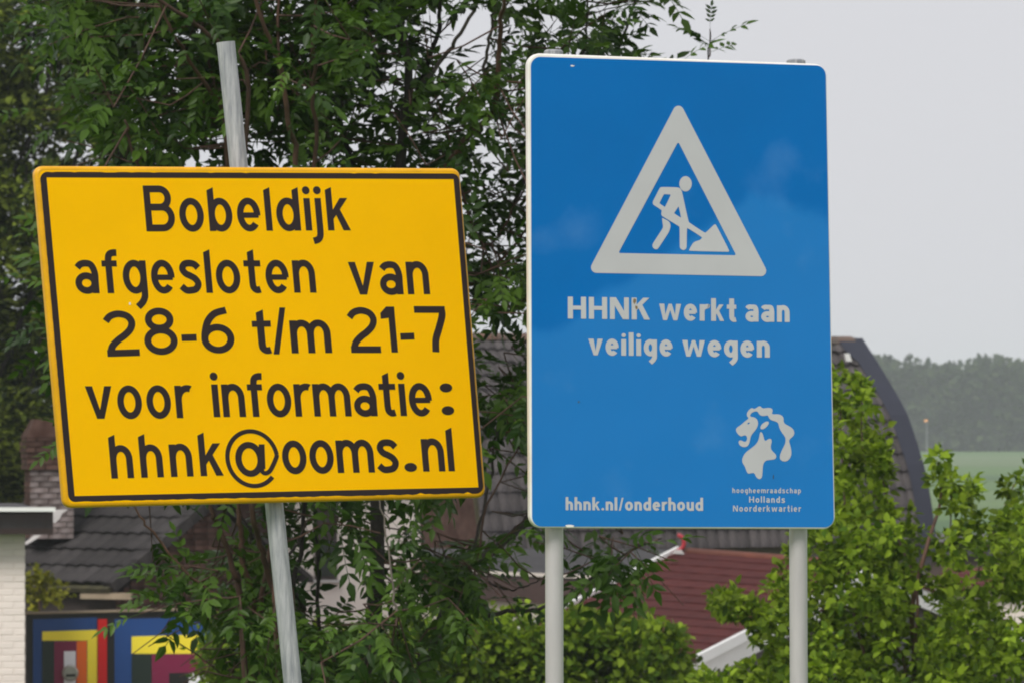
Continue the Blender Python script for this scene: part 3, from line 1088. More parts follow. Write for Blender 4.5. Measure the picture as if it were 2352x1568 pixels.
# the tile laying: returns objects for the tiles that show, one mesh for the rest
def lay_tiles(place, rows, cols, visible, meshes, raw, parent, mat, limit=290):
    rest_v, rest_f = [], []
    cnt = 0
    V, F = raw
    for r_ in range(rows):
        for c_ in range(cols):
            M = place(r_, c_)
            if M is None:
                continue
            x, y = proj(M.translation)
            if visible(x, y) and cnt < limit:
                cnt += 1
                o_ = bpy.data.objects.new('roof_tile', random.choice(meshes))
                C.objects.link(o_)
                o_.parent = parent
                o_.matrix_local = Matrix.Translation(-origin(parent)) @ M
            else:
                b_ = len(rest_v)
                rest_v += [M @ Vector(v) for v in V]
                rest_f += [tuple(i + b_ for i in f) for f in F]
    if rest_v:
        mesh_obj('roof_tiles_beyond', rest_v, rest_f, mat, parent, True, kind='stuff')
    return cnt


slope_len = run / math.cos(pitch)
CROWS, tl_len = 6, 0.36
tme, tV, tF = tile_mesh(0.225, tl_len * 1.12, 0.034, 'roof_tile', M_tile2, 0.010)


def cot_place(r_, c_):
    s, t = 0.11 + c_ * 0.205 + 0.0, r_ * tl_len
    if t > slope_len:
        return None
    p = cot_pt(s, t, 0.03 + random.uniform(-.004, .004))
    X = -E_dir
    Yv = (cot_pt(0, 1) - cot_pt(0, 0)).normalized()
    Z = X.cross(Yv)
    q = Matrix((X, Yv, Z)).transposed().to_4x4()
    q = q @ Matrix.Rotation(random.uniform(-.02, .02), 4, 'Z') @ Matrix.Rotation(random.uniform(-.015, .015), 4, 'X')
    q.translation = p
    return q


lay_tiles(cot_place, CROWS, 15, lambda x, y: -20 < x < 520 and 1130 < y < 1370, [tme], (tV, tF), cot, M_tile2)
# roof boards under the tiles, walls, gable
mb = MB()
q0 = [cot_pt(0, -.05), cot_pt(2.95, -.05), cot_pt(2.95, slope_len), cot_pt(0, slope_len)]
nrm = (Vector((0, 0, 1)) * math.cos(pitch) - G_dir * math.sin(pitch))
fix_normals(mb.hexa(q0, [p - nrm * 0.06 for p in q0]).build('roof_deck', M_moss, cot))
mb = MB()
back = [cot_pt(0, slope_len), cot_pt(2.95, slope_len), cot_pt(2.95, slope_len) + G_dir * run - Vector((0, 0, rise)), cot_pt(0, slope_len) + G_dir * run - Vector((0, 0, rise))]
fix_normals(mb.hexa([p + Vector((0, 0, 0.05)) for p in back], [p - Vector((0, 0, 0.02)) for p in back]).build('rear_roof', M_tile2, cot))
# verge tiles along the gable edge
for k in range(8):
    t0 = k * slope_len / 8
    mb = MB()
    a, b = cot_pt(-0.06, t0), cot_pt(-0.06, t0 + slope_len / 8 * 1.05)
    fix_normals(mb.hexa([a + nrm * 0.055, b + nrm * 0.045, b + nrm * 0.045 + E_dir * 0.16, a + nrm * 0.055 + E_dir * 0.16],
            [a - nrm * 0.08, b - nrm * 0.08, b - nrm * 0.06 + E_dir * 0.16, a - nrm * 0.06 + E_dir * 0.16]).build('verge_tile', M_tile2, cot))
gb = [ec + E_dir * 0.05, ec + E_dir * 0.05 + G_dir * 2 * run, ec + E_dir * 0.05 + G_dir * run + Vector((0, 0, rise - 0.02))]
gb[0] = gb[0] - Vector((0, 0, 0.12)); gb[1] = gb[1] - Vector((0, 0, 0.12))
lowz = GZ - 0.05
loop = [Vector((gb[0].x, gb[0].y, lowz)) + G_dir * 0.15, Vector((gb[1].x, gb[1].y, lowz)) - G_dir * 0.15, gb[1] - G_dir * 0.15, gb[2], gb[0] + G_dir * 0.15]
mb = MB()
mb.poly([loop], E_dir * 2.8)
fix_normals(mb.build('wall', M_mortar, cot))
GPl = Plane(0, 1, 0)
GPl.p, GPl.e, GPl.n = loop[0], G_dir, -E_dir
brick_parent = cot.children[-1]
# gable bricks (those left of the foliage show)
rows_ = int((gb[2].z - lowz) / 0.068)
bm_full = {}
for r_ in range(24, rows_):
    z = lowz + r_ * 0.068
    if z < gb[0].z:
        a_, b_ = 0.0, 2 * run - .35
    else:
        f_ = (z - gb[0].z + 0.07) / (gb[2].z - gb[0].z)
        a_, b_ = f_ * run - 0.1, 2 * run - f_ * run - .3
    x = a_ - (0.11 if r_ % 2 else 0)
    while x < b_ - 0.02:
        xa, xb = max(x, a_), min(x + 0.21, b_)
        x += 0.22
        if xb - xa < 0.05:
            continue
        c = loop[0] + G_dir * ((xa + xb) / 2) - E_dir * 0.004
        c.z = z
        key = round(xb - xa, 2)
        if key not in bm_full:
            m3 = MB()
            m3.box((0, 0, 0), None, G_dir, -E_dir, key, 0.03, 0.058)
            me = bpy.data.meshes.new('brick')
            me.from_pydata(m3.v, [], m3.f)
            me.materials.append(M_brick)
            bm_full[key] = me
        o_ = bpy.data.objects.new('brick', bm_full[key])
        C.objects.link(o_)
        o_.parent = brick_parent
        o_.location = c - origin(brick_parent)
# eaves plank and little rafter ends
EPl = Plane(0, 1, 0)
EPl.p, EPl.e, EPl.n = ec, -E_dir, -G_dir
slab('eaves_plank', EPl, [(184, 1374), (300, 1376), (300, 1360), (184, 1362)], M_plank, cot, 0.03, 0.0)

# --- chimney on the cottage
CHP = Plane(90, 67.4, 12)
chx0, chx1 = 44, 150
chm = MB()
cq = [CHP(70, 1210), CHP(chx1, 1210), CHP(chx1, 990), CHP(70, 990)]
chim_root = cot
wd = 0.62
core = [CHP(69, 1230), CHP(152, 1230), CHP(152, 1000), CHP(69, 1000)]
# one stack: two visible faces, banded shoulders, tapered cap
Pc = CHP(69, 1100)
e_, n_ = CHP.e, CHP.n
left_dir = -n_           # left face recedes
zt, zb = CHP(69, 1000).z, CHP(69, 1236).z
W_ = 0.52
D_ = 0.52
ctr = Vector((Pc.x, Pc.y, 0)) + e_ * (W_ / 2) - n_ * (D_ / 2)
chp = MB()
chp.box(Vector((ctr.x, ctr.y, (zt + zb) / 2)), None, e_, n_, W_ - 0.02, D_ - 0.02, zt - zb)
cho = fix_normals(chp.build('chimney', M_mortar, cot))
row = 0
z = zb
zs = CHP(69, 1078).z
while z < zt - 0.03:
    lowpart = z < zs + random.uniform(-.06, .06)
    grow = 0.0 if z < zs else 0.035 + 0.012 * (int((z - zs) / 0.14) % 2)
    for (n2, e2, ww, dd) in ((n_, e_, W_, D_), (-e_, n_, D_, W_)):
        L_ = ww + 2 * grow
        x = -L_ / 2 - (0.11 if row % 2 else 0)
        while x < L_ / 2 - 0.01:
            xa, xb = max(x, -L_ / 2), min(x + 0.21, L_ / 2)
            x += 0.22
            if xb - xa < 0.03:
                continue
            m3 = MB()
            m3.box((0, 0, 0), None, e2, n2, xb - xa, 0.05 + grow, 0.058)
            o_ = fix_normals(m3.build('brick', M_brick2 if (lowpart and n2 is n_) else M_brick, cho))
            o_.location = Vector((ctr.x, ctr.y, z + 0.03)) + e2 * ((xa + xb) / 2) + n2 * (dd / 2 + grow - (0.05 + grow) / 2 + random.uniform(0, .006)) - origin(cho)
            o_.location += origin(cho) - origin(o_.parent) if False else Vector((0, 0, 0))
            for v in o_.data.vertices:
                v.co += origin(cot)
    z += 0.068
    row += 1
for c_ in cho.children:
    pass
cap = MB()
zc0, zc1 = zt - 0.02, CHP(69, 962).z
gq = W_ / 2 + 0.045
q0 = [Vector((ctr.x, ctr.y, zc0)) + e_ * a * gq + n_ * b * gq for a, b in ((-1, 1), (1, 1), (1, -1), (-1, -1))]
gq -= 0.11
q1 = [Vector((ctr.x, ctr.y, zc1)) + e_ * a * gq + n_ * b * gq for a, b in ((-1, 1), (1, 1), (1, -1), (-1, -1))]
fix_normals(cap.hexa(q0, q1).build('chimney_cap', M_brick, cot))
# pale flashing where annex and cottage roof meet
LP = Plane(130, 62.5, 4)
slab('flashing', LP, [(122, 1170), (156, 1169), (143, 1178), (137, 1190), (126, 1200), (122, 1198)], M_lead, cot, 0.03)
slab('flashing', LP, [(57, 1245), (78, 1228), (94, 1228), (78, 1240), (60, 1250)], M_lead, cot, 0.03)

# --- painted gate: nested coloured bars
GPn = Plane(150, 58.5, 9)
GK = lambda x, y: ((x / 2.3575), y / 2.3575 + 902.6)
gb0 = on_ground(GPn(200, 1600))
gate = thing('painted_gate', 'dark gate painted with nested blue, yellow, red and magenta bars', 'gate', gb0)
zlow = 1900


def gpiece(name, x0, y0, x1, y1, colr, off, thick=0.02, dy=None):
    """x, y in the enlarged crop; top edge follows the perspective"""
    k = -0.03
    xm = 142
    q = [GK(x0, y1), GK(x1, y1), GK(x1, y0 + (x1 - x0) * k), GK(x0, y0)]
    return slab(name, GPn, q, PAINT[colr], gate, thick, off)


BOT = (zlow - 902.6) * 2.3575
BOT = (985 + 4.17 / 58.5 * FPX - 902.6) * 2.3575
gpiece('gate_board', 142, 1196, 1140, BOT, 'black', 0.0, 0.05)
gpiece('blue_panel', 178, 1222, 524, BOT - 60, 'blue', 0.014)
gpiece('yellow_bar', 228, 1288, 525, 1337, 'yellow', 0.026)
gpiece('yellow_bar', 472, 1338, 525, BOT - 60, 'yellow', 0.026)
gpiece('green_bar', 228, 1340, 292, BOT - 60, 'green', 0.024)
gpiece('magenta_bar', 293, 1342, 413, BOT - 60, 'magenta', 0.025)
gpiece('orange_bar', 414, 1340, 469, BOT - 60, 'orange', 0.026)
gpiece('white_bar', 345, 1395, 408, BOT - 60, 'white', 0.038)
gpiece('red_post', 528, 1222, 577, BOT - 20, 'red', 0.05, 0.06)
gpiece('blue_panel', 620, 1222, 1135, BOT - 60, 'blue', 0.014)
gpiece('yellow_bar', 712, 1315, 1088, 1408, 'yellow', 0.026)
gpiece('green_bar', 712, 1414, 820, BOT - 60, 'green', 0.024)
gpiece('magenta_bar', 821, 1412, 1125, 1512, 'magenta', 0.025)
gpiece('magenta_bar', 821, 1513, 914, BOT - 60, 'magenta', 0.025)
gpiece('black_bar', 915, 1513, 1021, BOT - 60, 'black', 0.026)
gpiece('white_bar', 1022, 1514, 1130, BOT - 60, 'white', 0.026)
slab('top_rail', GPn, [GK(130, 1196), GK(1140, 1170), GK(1140, 1160), GK(130, 1184)], M_plank, gate, 0.14, 0.05)
kc = GPn(*GK(378, 1512), 0.04)
mb = MB()
rk = 44 / 2.3575 / FPX * 58.5
mb.tube([kc, kc + GPn.n * 0.03, kc + GPn.n * 0.045], [rk, rk, rk * .8], 22)
kn = mb.build('door_knob', M_silver, gate)
slab('keyhole_slot', GPn, [GK(352, 1532), GK(406, 1530), GK(404, 1516), GK(354, 1518)], PAINT['black'], kn, 0.01, 0.094)

# --- white house wall with dark window seen through the ash
HP = Plane(800, 84, 6)
hs_ = thing('white_house', 'white walled house with dark brown window behind the leaves', 'house', on_ground(HP(800, 1400)))
mb = MB()
zt_ = HP(800, 1095).z
q0 = [HP(655, 1300), HP(965, 1300)]
q0 = [Vector((q.x, q.y, z)) for q, z in ((q0[0], GZ - .05), (q0[1], GZ - .05), (q0[1], zt_), (q0[0], zt_))]
fix_normals(mb.hexa(q0, [p - HP.n * 4 for p in q0]).build('wall', M_brickw, hs_))
wf = slab('window', HP, [(722, 1330), (774, 1330), (774, 1140), (722, 1140)], M_brown, hs_, 0.06, 0.03)
slab('pane', HP, [(729, 1322), (767, 1322), (767, 1240), (729, 1240)], M_glass, wf, 0.02, 0.036)
slab('window_sill', HP, [(714, 1336), (782, 1336), (782, 1330), (714, 1330)], M_lead, wf, 0.14, 0.12)
slab('side_wing', Plane(580, 85, 6), [(500, 985 + 4.25 / 85 * FPX), (656, 985 + 4.25 / 85 * FPX), (656, 1100), (500, 1112)], M_brick, hs_, 3.5)
# roof of that house (behind the yellow sign)
mb = MB()
e0, e1 = q0[3] + Vector((-.2, 0, 0)) + HP.n * .3, q0[2] + Vector((.2, 0, 0)) + HP.n * .3
r0, r1 = e0 - HP.n * 2.3 + Vector((0, 0, 1.5)), e1 - HP.n * 2.3 + Vector((0, 0, 1.5))
b0, b1 = e0 - HP.n * 4.6, e1 - HP.n * 4.6
mb.add([e0, e1, r1, r0, b0, b1], [(0, 1, 2, 3), (3, 2, 5, 4), (0, 3, 4), (1, 5, 2), (0, 4, 5, 1)])
fix_normals(mb.build('roof', M_tile2, hs_))

# --- farmhouse with bell-curved pantile roof and slate-grey barge board
FY = 33
Fdir = Vector((math.cos(R(FY)), math.sin(R(FY)), 0))           # along the ridge to the right, away
Fn = Vector((math.sin(R(FY)), -math.cos(R(FY)), 0))            # out of the front slope, towards the camera
R0 = at(1965, 786, 100)                                         # ridge, right end
prof_px = [(1985, 778), (2021, 841), (2057, 907), (2080, 956), (2097, 1015), (2113, 1071), (2121.5, 1120), (2131, 1190), (2137, 1257)]
mpx = 100 / FPX
PR = [((x - 1985) * mpx / math.sin(R(FY)), (778 - y) * mpx) for x, y in prof_px]   # (run, -drop)
cum = [0]
for i in range(1, len(PR)):
    cum.append(cum[-1] + math.hypot(PR[i][0] - PR[i - 1][0], PR[i][1] - PR[i - 1][1]))


def prof(t):
    t = max(0, min(t, cum[-1]))
    for i in range(1, len(cum)):
        if t <= cum[i] + 1e-9:
            f = (t - cum[i - 1]) / (cum[i] - cum[i - 1])
            return tuple(PR[i - 1][j] + (PR[i][j] - PR[i - 1][j]) * f for j in (0, 1))
    return PR[-1]


def fp(s, t, lift=0.0):
    """s metres left of the right gable, t metres down the slope"""
    a, b = prof(t - .05), prof(t + .05)
    tx, tz = a[0] - b[0], a[1] - b[1]
    l = math.hypot(tx, tz)
    r_, z_ = prof(t)
    nrm_ = Fn * (tz / l) + Vector((0, 0, 1)) * (-tx / l)
    return R0 - Fdir * s + Fn * r_ + Vector((0, 0, z_)) + nrm_ * lift


farm = thing('farmhouse', 'old farmhouse with bell-curved grey pantile roof and slate-blue barge board', 'farmhouse', (R0.x, R0.y, GZ))
FLEN = 9.2
frow = 0.325
NR = int(cum[-1] / frow)
fme, fV, fF = tile_mesh(0.235, frow * 1.12, 0.045, 'roof_tile', M_tile, 0.022)


def farm_place(r_, c_):
    s, t = 0.22 + c_ * 0.215, (NR - r_) * frow
    if s > FLEN:
        return None
    p = fp(s, t, 0.035 + random.uniform(-.008, .008))
    Yv = (fp(s, t - .16) - fp(s, t + 0.02)).normalized()
    X = Fdir
    Z = X.cross(Yv).normalized()
    q = Matrix((X, Yv, Z)).transposed().to_4x4() @ Matrix.Rotation(random.uniform(-.05, .05), 4, 'Z') @ Matrix.Rotation(random.uniform(-.03, .03), 4, 'X')
    q.translation = p
    return q


def fvis(x, y):
    if 1217 < x < 1902 and y < 1205:
        return False
    return x > 1105 and 780 < y < 1270


n_t = lay_tiles(farm_place, NR, 60, fvis, [fme], (fV, fF), farm, M_tile)
mb = MB()
nn_ = 14
for k in range(nn_ + 1):
    t = cum[-1] * k / nn_
    mb.v += [fp(0.05, t, -0.02), fp(FLEN, t, -0.02)]
mb.f = [(2 * k, 2 * k + 1, 2 * k + 3, 2 * k + 2) for k in range(nn_)]
b_ = len(mb.v)
# rear slope mirrored, ends closed by gables
for k in range(nn_ + 1):
    r_, z_ = prof(cum[-1] * k / nn_)
    p = R0 - Fn * r_ + Vector((0, 0, z_ - .02))
    mb.v += [p - Fdir * .05, p - Fdir * FLEN]
mb.f += [(b_ + 2 * k, b_ + 2 * k + 2, b_ + 2 * k + 3, b_ + 2 * k + 1) for k in range(nn_)]
fix_normals(mb.build('roof_deck', M_moss, farm))
ev = R0 + Vector((0, 0, PR[-1][1]))
gl_ = [R0 + Fn * prof(cum[-1] * k / nn_)[0] * .96 + Vector((0, 0, prof(cum[-1] * k / nn_)[1] - 0.08)) for k in range(nn_ + 1)]
gr_ = [R0 - Fn * prof(cum[-1] * k / nn_)[0] * .96 + Vector((0, 0, prof(cum[-1] * k / nn_)[1] - 0.08)) for k in range(nn_ + 1)]
loop = [p.copy() for p in gl_] + [Vector((gl_[-1].x, gl_[-1].y, GZ - .05)), Vector((gr_[-1].x, gr_[-1].y, GZ - .05))] + [p.copy() for p in reversed(gr_[1:])]
mb = MB()
mb.poly([[p - Fdir * 0.25 for p in loop]], -Fdir * (FLEN - .4))
fix_normals(mb.build('wall', M_brick, farm))
# barge board along the right gable: a curved plank
mb = MB()
for k in range(nn_ + 1):
    t = cum[-1] * k / nn_
    mb.v += [fp(-0.10, t, 0.10), fp(-0.10, t, -0.30), fp(0.0, t, -0.30), fp(0.0, t, 0.10)]
    inner_s = 0.46 if k < 2 else 0.34 - 0.10 * k / nn_
    mb.v += [fp(inner_s, t, 0.105)]
for k in range(nn_):
    a, b = 5 * k, 5 * k + 5
    mb.f += [(a, b, b + 1, a + 1), (a + 1, b + 1, b + 2, a + 2), (a + 2, b + 2, b + 4, a + 4), (a + 4, b + 4, b, a)]
mb.f += [(0, 1, 2, 4), tuple(5 * nn_ + i for i in (4, 2, 1, 0))]
fix_normals(mb.build('barge_board', M_barge, farm))
# ridge tiles
for k in range(int(FLEN / 0.36)):
    s0 = 0.1 + k * 0.36
    mb = MB()
    pts = [R0 - Fdir * s0 + Vector((0, 0, 0.0 + random.uniform(0, .012))), R0 - Fdir * (s0 + 0.39) + Vector((0, 0, 0.012))]
    ring = []
    for p in pts:
        ring.append([p + Fn * (0.15 * math.cos(R(a))) + Vector((0, 0, 0.12 * math.sin(R(a)) - 0.03)) for a in range(0, 181, 30)])
    m_ = len(ring[0])
    mb.v = ring[0] + ring[1]
    mb.f = [(i, i + 1, m_ + i + 1, m_ + i) for i in range(m_ - 1)]
    o_ = mb.build('ridge_tile', M_ridge, farm)
slab('roof_hatch', Plane(1950, 99.2, FY), [(1945, 829), (1957, 829), (1951, 811), (1941, 811)], M_wht, farm, 0.03)
# gutter board at the eave
mb = MB()
a, b = fp(0.0, cum[-1], 0.0), fp(FLEN, cum[-1], 0.0)
dn = Vector((0, 0, -0.30))
fix_normals(mb.hexa([a + Fn * .05, b + Fn * .05, b + Fn * .05 + dn, a + Fn * .05 + dn], [a - Fn * .1, b - Fn * .1, b - Fn * .1 + dn, a - Fn * .1 + dn]).build('eaves_board', M_felt, farm))

# --- flat-roofed extension: grey felt, cream edge, brown fascia, cream wall
XP = Plane(1240, 82, 6)
ext = thing('flat_roof_extension', 'low extension with grey felt roof, cream edge and brown fascia', 'outbuilding', on_ground(XP(1250, 1400)))
mb = MB()
fz = [XP(1000, 1306), XP(1500, 1327)]
bk0, bk1 = at(960, 1258, 93), at(1640, 1260, 93)
q0 = [fz[0], fz[1], bk1, bk0]
fix_normals(mb.hexa(q0, [p - Vector((0, 0, 0.08)) for p in q0]).build('roof', M_felt, ext))
slab('roof_edge', XP, [(1000, 1313), (1500, 1334), (1500, 1326), (1000, 1305)], M_render, ext, 0.06, 0.03)
slab('fascia', XP, [(1000, 1372), (1500, 1398), (1500, 1334), (1000, 1313.3)], M_brown2, ext, 0.06, 0.0)
mb = MB()
wq = [XP(1000, 1360, -.12), XP(1500, 1380, -.12)]
zt_ = min(wq[0].z, wq[1].z)
q0 = [Vector((p.x, p.y, z)) for p, z in ((wq[0], GZ - .05), (wq[1], GZ - .05), (wq[1], zt_), (wq[0], zt_))]
fix_normals(mb.hexa(q0, [p - XP.n * 6 for p in q0]).build('wall', M_render, ext))

# --- shed with oxblood roof: one slope seen, white barge boards on both gables
def shed_roof(root, tl, tr_, bl, br, yt_l, yt_r, yb_l, yb_r, rows, mat, ridge_mat):
    TL, TR, BL_, BR = at(*tl, yt_l), at(*tr_, yt_r), at(*bl, yb_l), at(*br, yb_r)
    nrm_ = (BR - BL_).cross(TL - BL_).normalized()
    if nrm_.z < 0:
        nrm_ = -nrm_
    for k in range(rows):
        f0, f1 = k / rows, (k + 1) / rows
        a, b = BL_.lerp(TL, f0), BR.lerp(TR, f0)
        c, d = BL_.lerp(TL, min(f1 + .01, 1)), BR.lerp(TR, min(f1 + .01, 1))
        nseg = 30
        mb_ = MB()
        for i in range(nseg + 1):
            u = i / nseg
            wob = nrm_ * random.uniform(-.004, .004)
            lo_, hi_ = a.lerp(b, u), c.lerp(d, u)
            mb_.v += [lo_ + nrm_ * 0.026 + wob, hi_ + nrm_ * 0.012 + wob, lo_ - nrm_ * 0.01]
        for i in range(nseg):
            p, q = 3 * i, 3 * i + 3
            mb_.f += [(p, q, q + 1, p + 1), (p + 2, q + 2, q, p)]
        fix_normals(mb_.build('tile_row', mat, root))
    mb_ = MB()
    fix_normals(mb_.hexa([BL_, BR, TR, TL], [p - nrm_ * 0.05 for p in (BL_, BR, TR, TL)]).build('roof_deck', M_moss, root))
    mb_ = MB()
    mb_.tube([TL - nrm_ * .02, TL.lerp(TR, .5) - nrm_ * .02, TR - nrm_ * .02], 0.085, 10)
    mb_.build('ridge', ridge_mat, root, True)
    return TL, TR, BL_, BR, nrm_


srd = thing('red_roofed_shed', 'shed with oxblood tiled roof and bright white barge boards above the hedge', 'shed', (at(1600, HOR, 72).x, 72, GZ))
TL, TR, BLc, BR, sn = shed_roof(srd, (1562, 1266), (2022, 1300), (1144, 1481), (1600, 1515), 76.5, 73.5, 71.5, 68.5, 14, M_red, M_redridge)
for (a, b, sgn) in ((BLc, TL, -1), (BR, TR, 1)):
    out = (TR - TL).normalized() * sgn
    mb = MB()
    up = sn * 0.07
    dn = -sn * 0.06
    q0 = [a + up, b + up, b + up + out * .06, a + up + out * .06]
    fix_normals(mb.hexa(q0, [p + dn * 2 for p in q0]).build('barge_board', M_wht, srd))
# far slope and walls
apex_l, apex_r = TL, TR
wv = Vector((TL.x - BLc.x, TL.y - BLc.y, 0))
RL, RR_ = TL + wv, TR + wv
RL.z, RR_.z = BLc.z, BR.z
mb = MB()
fix_normals(mb.hexa([TL, TR, RR_, RL], [p - Vector((0, 0, .05)) for p in (TL, TR, RR_, RL)]).build('rear_roof', M_red, srd))
for (a, b, c, sgn, sh) in ((BLc, TL, RL, 1, .12), (BR, TR, RR_, -1, .12)):
    ins = (TR - TL).normalized() * sgn * sh
    lp = [p + ins - Vector((0, 0, 0.06)) for p in (a, b, c)]
    lp = [Vector((lp[0].x, lp[0].y, GZ - .05))] + lp + [Vector((lp[2].x, lp[2].y, GZ - .05))]
    mb = MB()
    mb.poly([lp], (TR - TL).normalized() * sgn * 0.12)
    gw = fix_normals(mb.build('dark_gable_infill', M_brown, srd))  # dark brown stands in for the shade inside the open shed
    oo = (TR - TL).normalized() * -sgn
    for (e0, e1) in ((a, b), (c, b)):
        dz_ = Vector((0, 0, -0.30))
        q0 = [e0 + ins * .5 + Vector((0, 0, -.05)), e1 + ins * .5 + Vector((0, 0, -.05)), e1 + ins * .5 + dz_, e0 + ins * .5 + dz_]
        fix_normals(MB().hexa(q0, [p + oo * .03 for p in q0]).build('gable_board', M_wht, srd))
    if sgn == -1:
        # dark doorway in the near gable
        lo0, lo1 = a.lerp(c, .36) + ins * .4, a.lerp(c, .62) + ins * .4
        zt_ = b.z - 0.62
        mb = MB()
        oo = (TR - TL).normalized()
        q0 = [Vector((p.x, p.y, z)) + oo * .08 for p, z in ((lo0, GZ), (lo1, GZ), (lo1, zt_), (lo0, zt_))]
        fix_normals(mb.hexa(q0, [p - oo * .1 for p in q0]).build('door', PAINT['black'], srd))
mb = MB()
fa, fb = BLc + (TR - TL).normalized() * .15 + wv.normalized() * .2, BR - (TR - TL).normalized() * .15 + wv.normalized() * .2
zt_ = min(fa.z, fb.z) + .02
q0 = [Vector((fa.x, fa.y, GZ - .05)), Vector((fb.x, fb.y, GZ - .05)), Vector((fb.x, fb.y, fb.z)), Vector((fa.x, fa.y, fa.z))]
fix_normals(mb.hexa(q0, [p + wv.normalized() * .15 for p in q0]).build('front_wall', M_render, srd))
# red curved vent hood on the ridge end
hb = at(1556, 1262, 76.3)
mb = MB()
hr = 17 * 76.3 / FPX
pts = [hb + Vector((hr * .9 * math.sin(R(a)), 0, hr * (1 - math.cos(R(a))))) for a in range(0, 200, 20)]
pts = [hb - Vector((0, 0, 0.12))] + pts
mb.tube(pts, 5.0 * 76.3 / FPX, 10)
vent = mb.build('red_vent_hook', M_redplastic, None, True, base=hb)
tag(vent, 'small red curved hood standing on the ridge end of the oxblood roof', 'vent hood')
slab('vent_flashing', Plane(1556, 76.1, 0), [(1545, 1270), (1572, 1272), (1566, 1262), (1552, 1261)], M_lead, srd, 0.08)

# --- second red-roofed building and grey flat roof at the right edge
sr2 = thing('cream_walled_shed', 'cream walled shed with dark red roof beyond the fresh green thorn tree', 'shed', (at(2300, HOR, 80).x, 80, GZ))
TL2, TR2, BL2, BR2, sn2 = shed_roof(sr2, (2165, 1312), (2560, 1318), (2150, 1352), (2560, 1362), 84, 84, 81, 81, 4, M_red, M_redridge)
mb = MB()
fa, fb = BL2 + Vector((.1, .15, -.02)), BR2 + Vector((-.1, .15, -.02))
q0 = [Vector((fa.x, fa.y, GZ - .05)), Vector((fb.x, fb.y, GZ - .05)), fb, fa]
fix_normals(mb.hexa(q0, [p + Vector((0, 5, 0)) for p in q0]).build('wall', M_render, sr2))
gr = thing('grey_roofed_barn', 'long low barn with flat grey roof beyond the cream walled shed', 'barn', (at(2260, HOR, 120).x, 122, GZ))
GP2 = Plane(2240, 120, 0)
slab('roof', GP2, [(2120, 1274), (2700, 1274), (2700, 1250), (2120, 1250)], M_felt, gr, 9)
slab('wall', GP2, [(2130, 985 + 4.25 / 120 * FPX), (2690, 985 + 4.25 / 120 * FPX), (2690, 1274.5), (2130, 1274.5)], M_brown2, gr, 8, -.2)
slab('roof_edge', GP2, [(2115, 1250), (2705, 1250), (2705, 1243), (2115, 1243)], M_brown, gr, 9.2, .1)  # dark strip stands in for the shadow above the grey roof


# ------------------------------------------------------------------ foliage
def rot_frames(ax, up):
    """rows of orthonormal frames: x along ax, z near up"""
    ax = ax / np.linalg.norm(ax, axis=1, keepdims=True)
    y = np.cross(up, ax)
    y /= np.linalg.norm(y, axis=1, keepdims=True) + 1e-9
    z = np.cross(ax, y)
    return np.stack([ax, y, z], axis=2)      # columns


def leaflet(L, Wd, fold=0.25, droop=0.12):
    """one blade along +x, six triangles a side pair; returns verts, tri faces"""
    ts = [0, .28, .62, 1.0]
    ws = [0, .5, .40, 0]
    V = []
    for t, w_ in zip(ts, ws):
        z = -droop * L * t * t
        V.append((t * L, 0, z))
        if w_ > 0:
            V.append((t * L, w_ * Wd, z + fold * w_ * Wd))
            V.append((t * L, -w_ * Wd, z + fold * w_ * Wd))
    # 0 base, 1 m,2 l,3 r, 4 m,5 l,6 r, 7 tip
    F = [(0, 1, 2), (0, 3, 1), (1, 4, 5), (1, 5, 2), (1, 3, 6), (1, 6, 4), (4, 7, 5), (4, 6, 7)]
    return np.array(V, float), np.array(F, int)


def compound_leaf(L, pairs, seed):
    """pinnate leaf of the ash along +x, blade normal +z"""
    r_ = random.Random(seed)
    Vs, Fs = [], []
    n = 0
    lv, lf = leaflet(1, .42)

    def add(base, ang, size, roll, dip):
        nonlocal n
        c, s_ = math.cos(ang), math.sin(ang)
        Rm = np.array(Matrix.Rotation(ang, 3, 'Z') @ Matrix.Rotation(dip, 3, 'Y') @ Matrix.Rotation(roll, 3, 'X'))
        Vs.append((lv * size) @ Rm.T + base)
        Fs.append(lf + n)
        n += len(lv)
    curve = r_.uniform(.10, .35)
    side = r_.uniform(-.12, .12)

    def rach(t):
        return np.array([L * t, side * L * t * t, -curve * L * t * t])
    for k in range(pairs):
        t = .32 + .56 * k / max(1, pairs - 1)
        sz = L * r_.uniform(.30, .37) * (1 - .25 * abs(k - pairs * .5) / pairs)
        for sg in (-1, 1):
            add(rach(t), sg * r_.uniform(.75, 1.1) + side, sz, r_.uniform(-.5, .5), r_.uniform(-.1, .5))
    add(rach(1.0), side * 2, L * .36, r_.uniform(-.3, .3), curve * 1.5)
    # rachis as a thin three-sided strip
    m = 5
    for k in range(m):
        p = rach(k / (m - 1))
        Vs.append(np.array([p + (0, .0016, 0), p + (0, -.0016, 0), p + (0, 0, -.0022)]))
    f = []
    for k in range(m - 1):
        a = n + 3 * k
        for i in range(3):
            j = (i + 1) % 3
            f += [(a + i, a + j, a + 3 + j), (a + i, a + 3 + j, a + 3 + i)]
    Fs.append(np.array(f))
    return np.concatenate(Vs), np.concatenate(Fs)


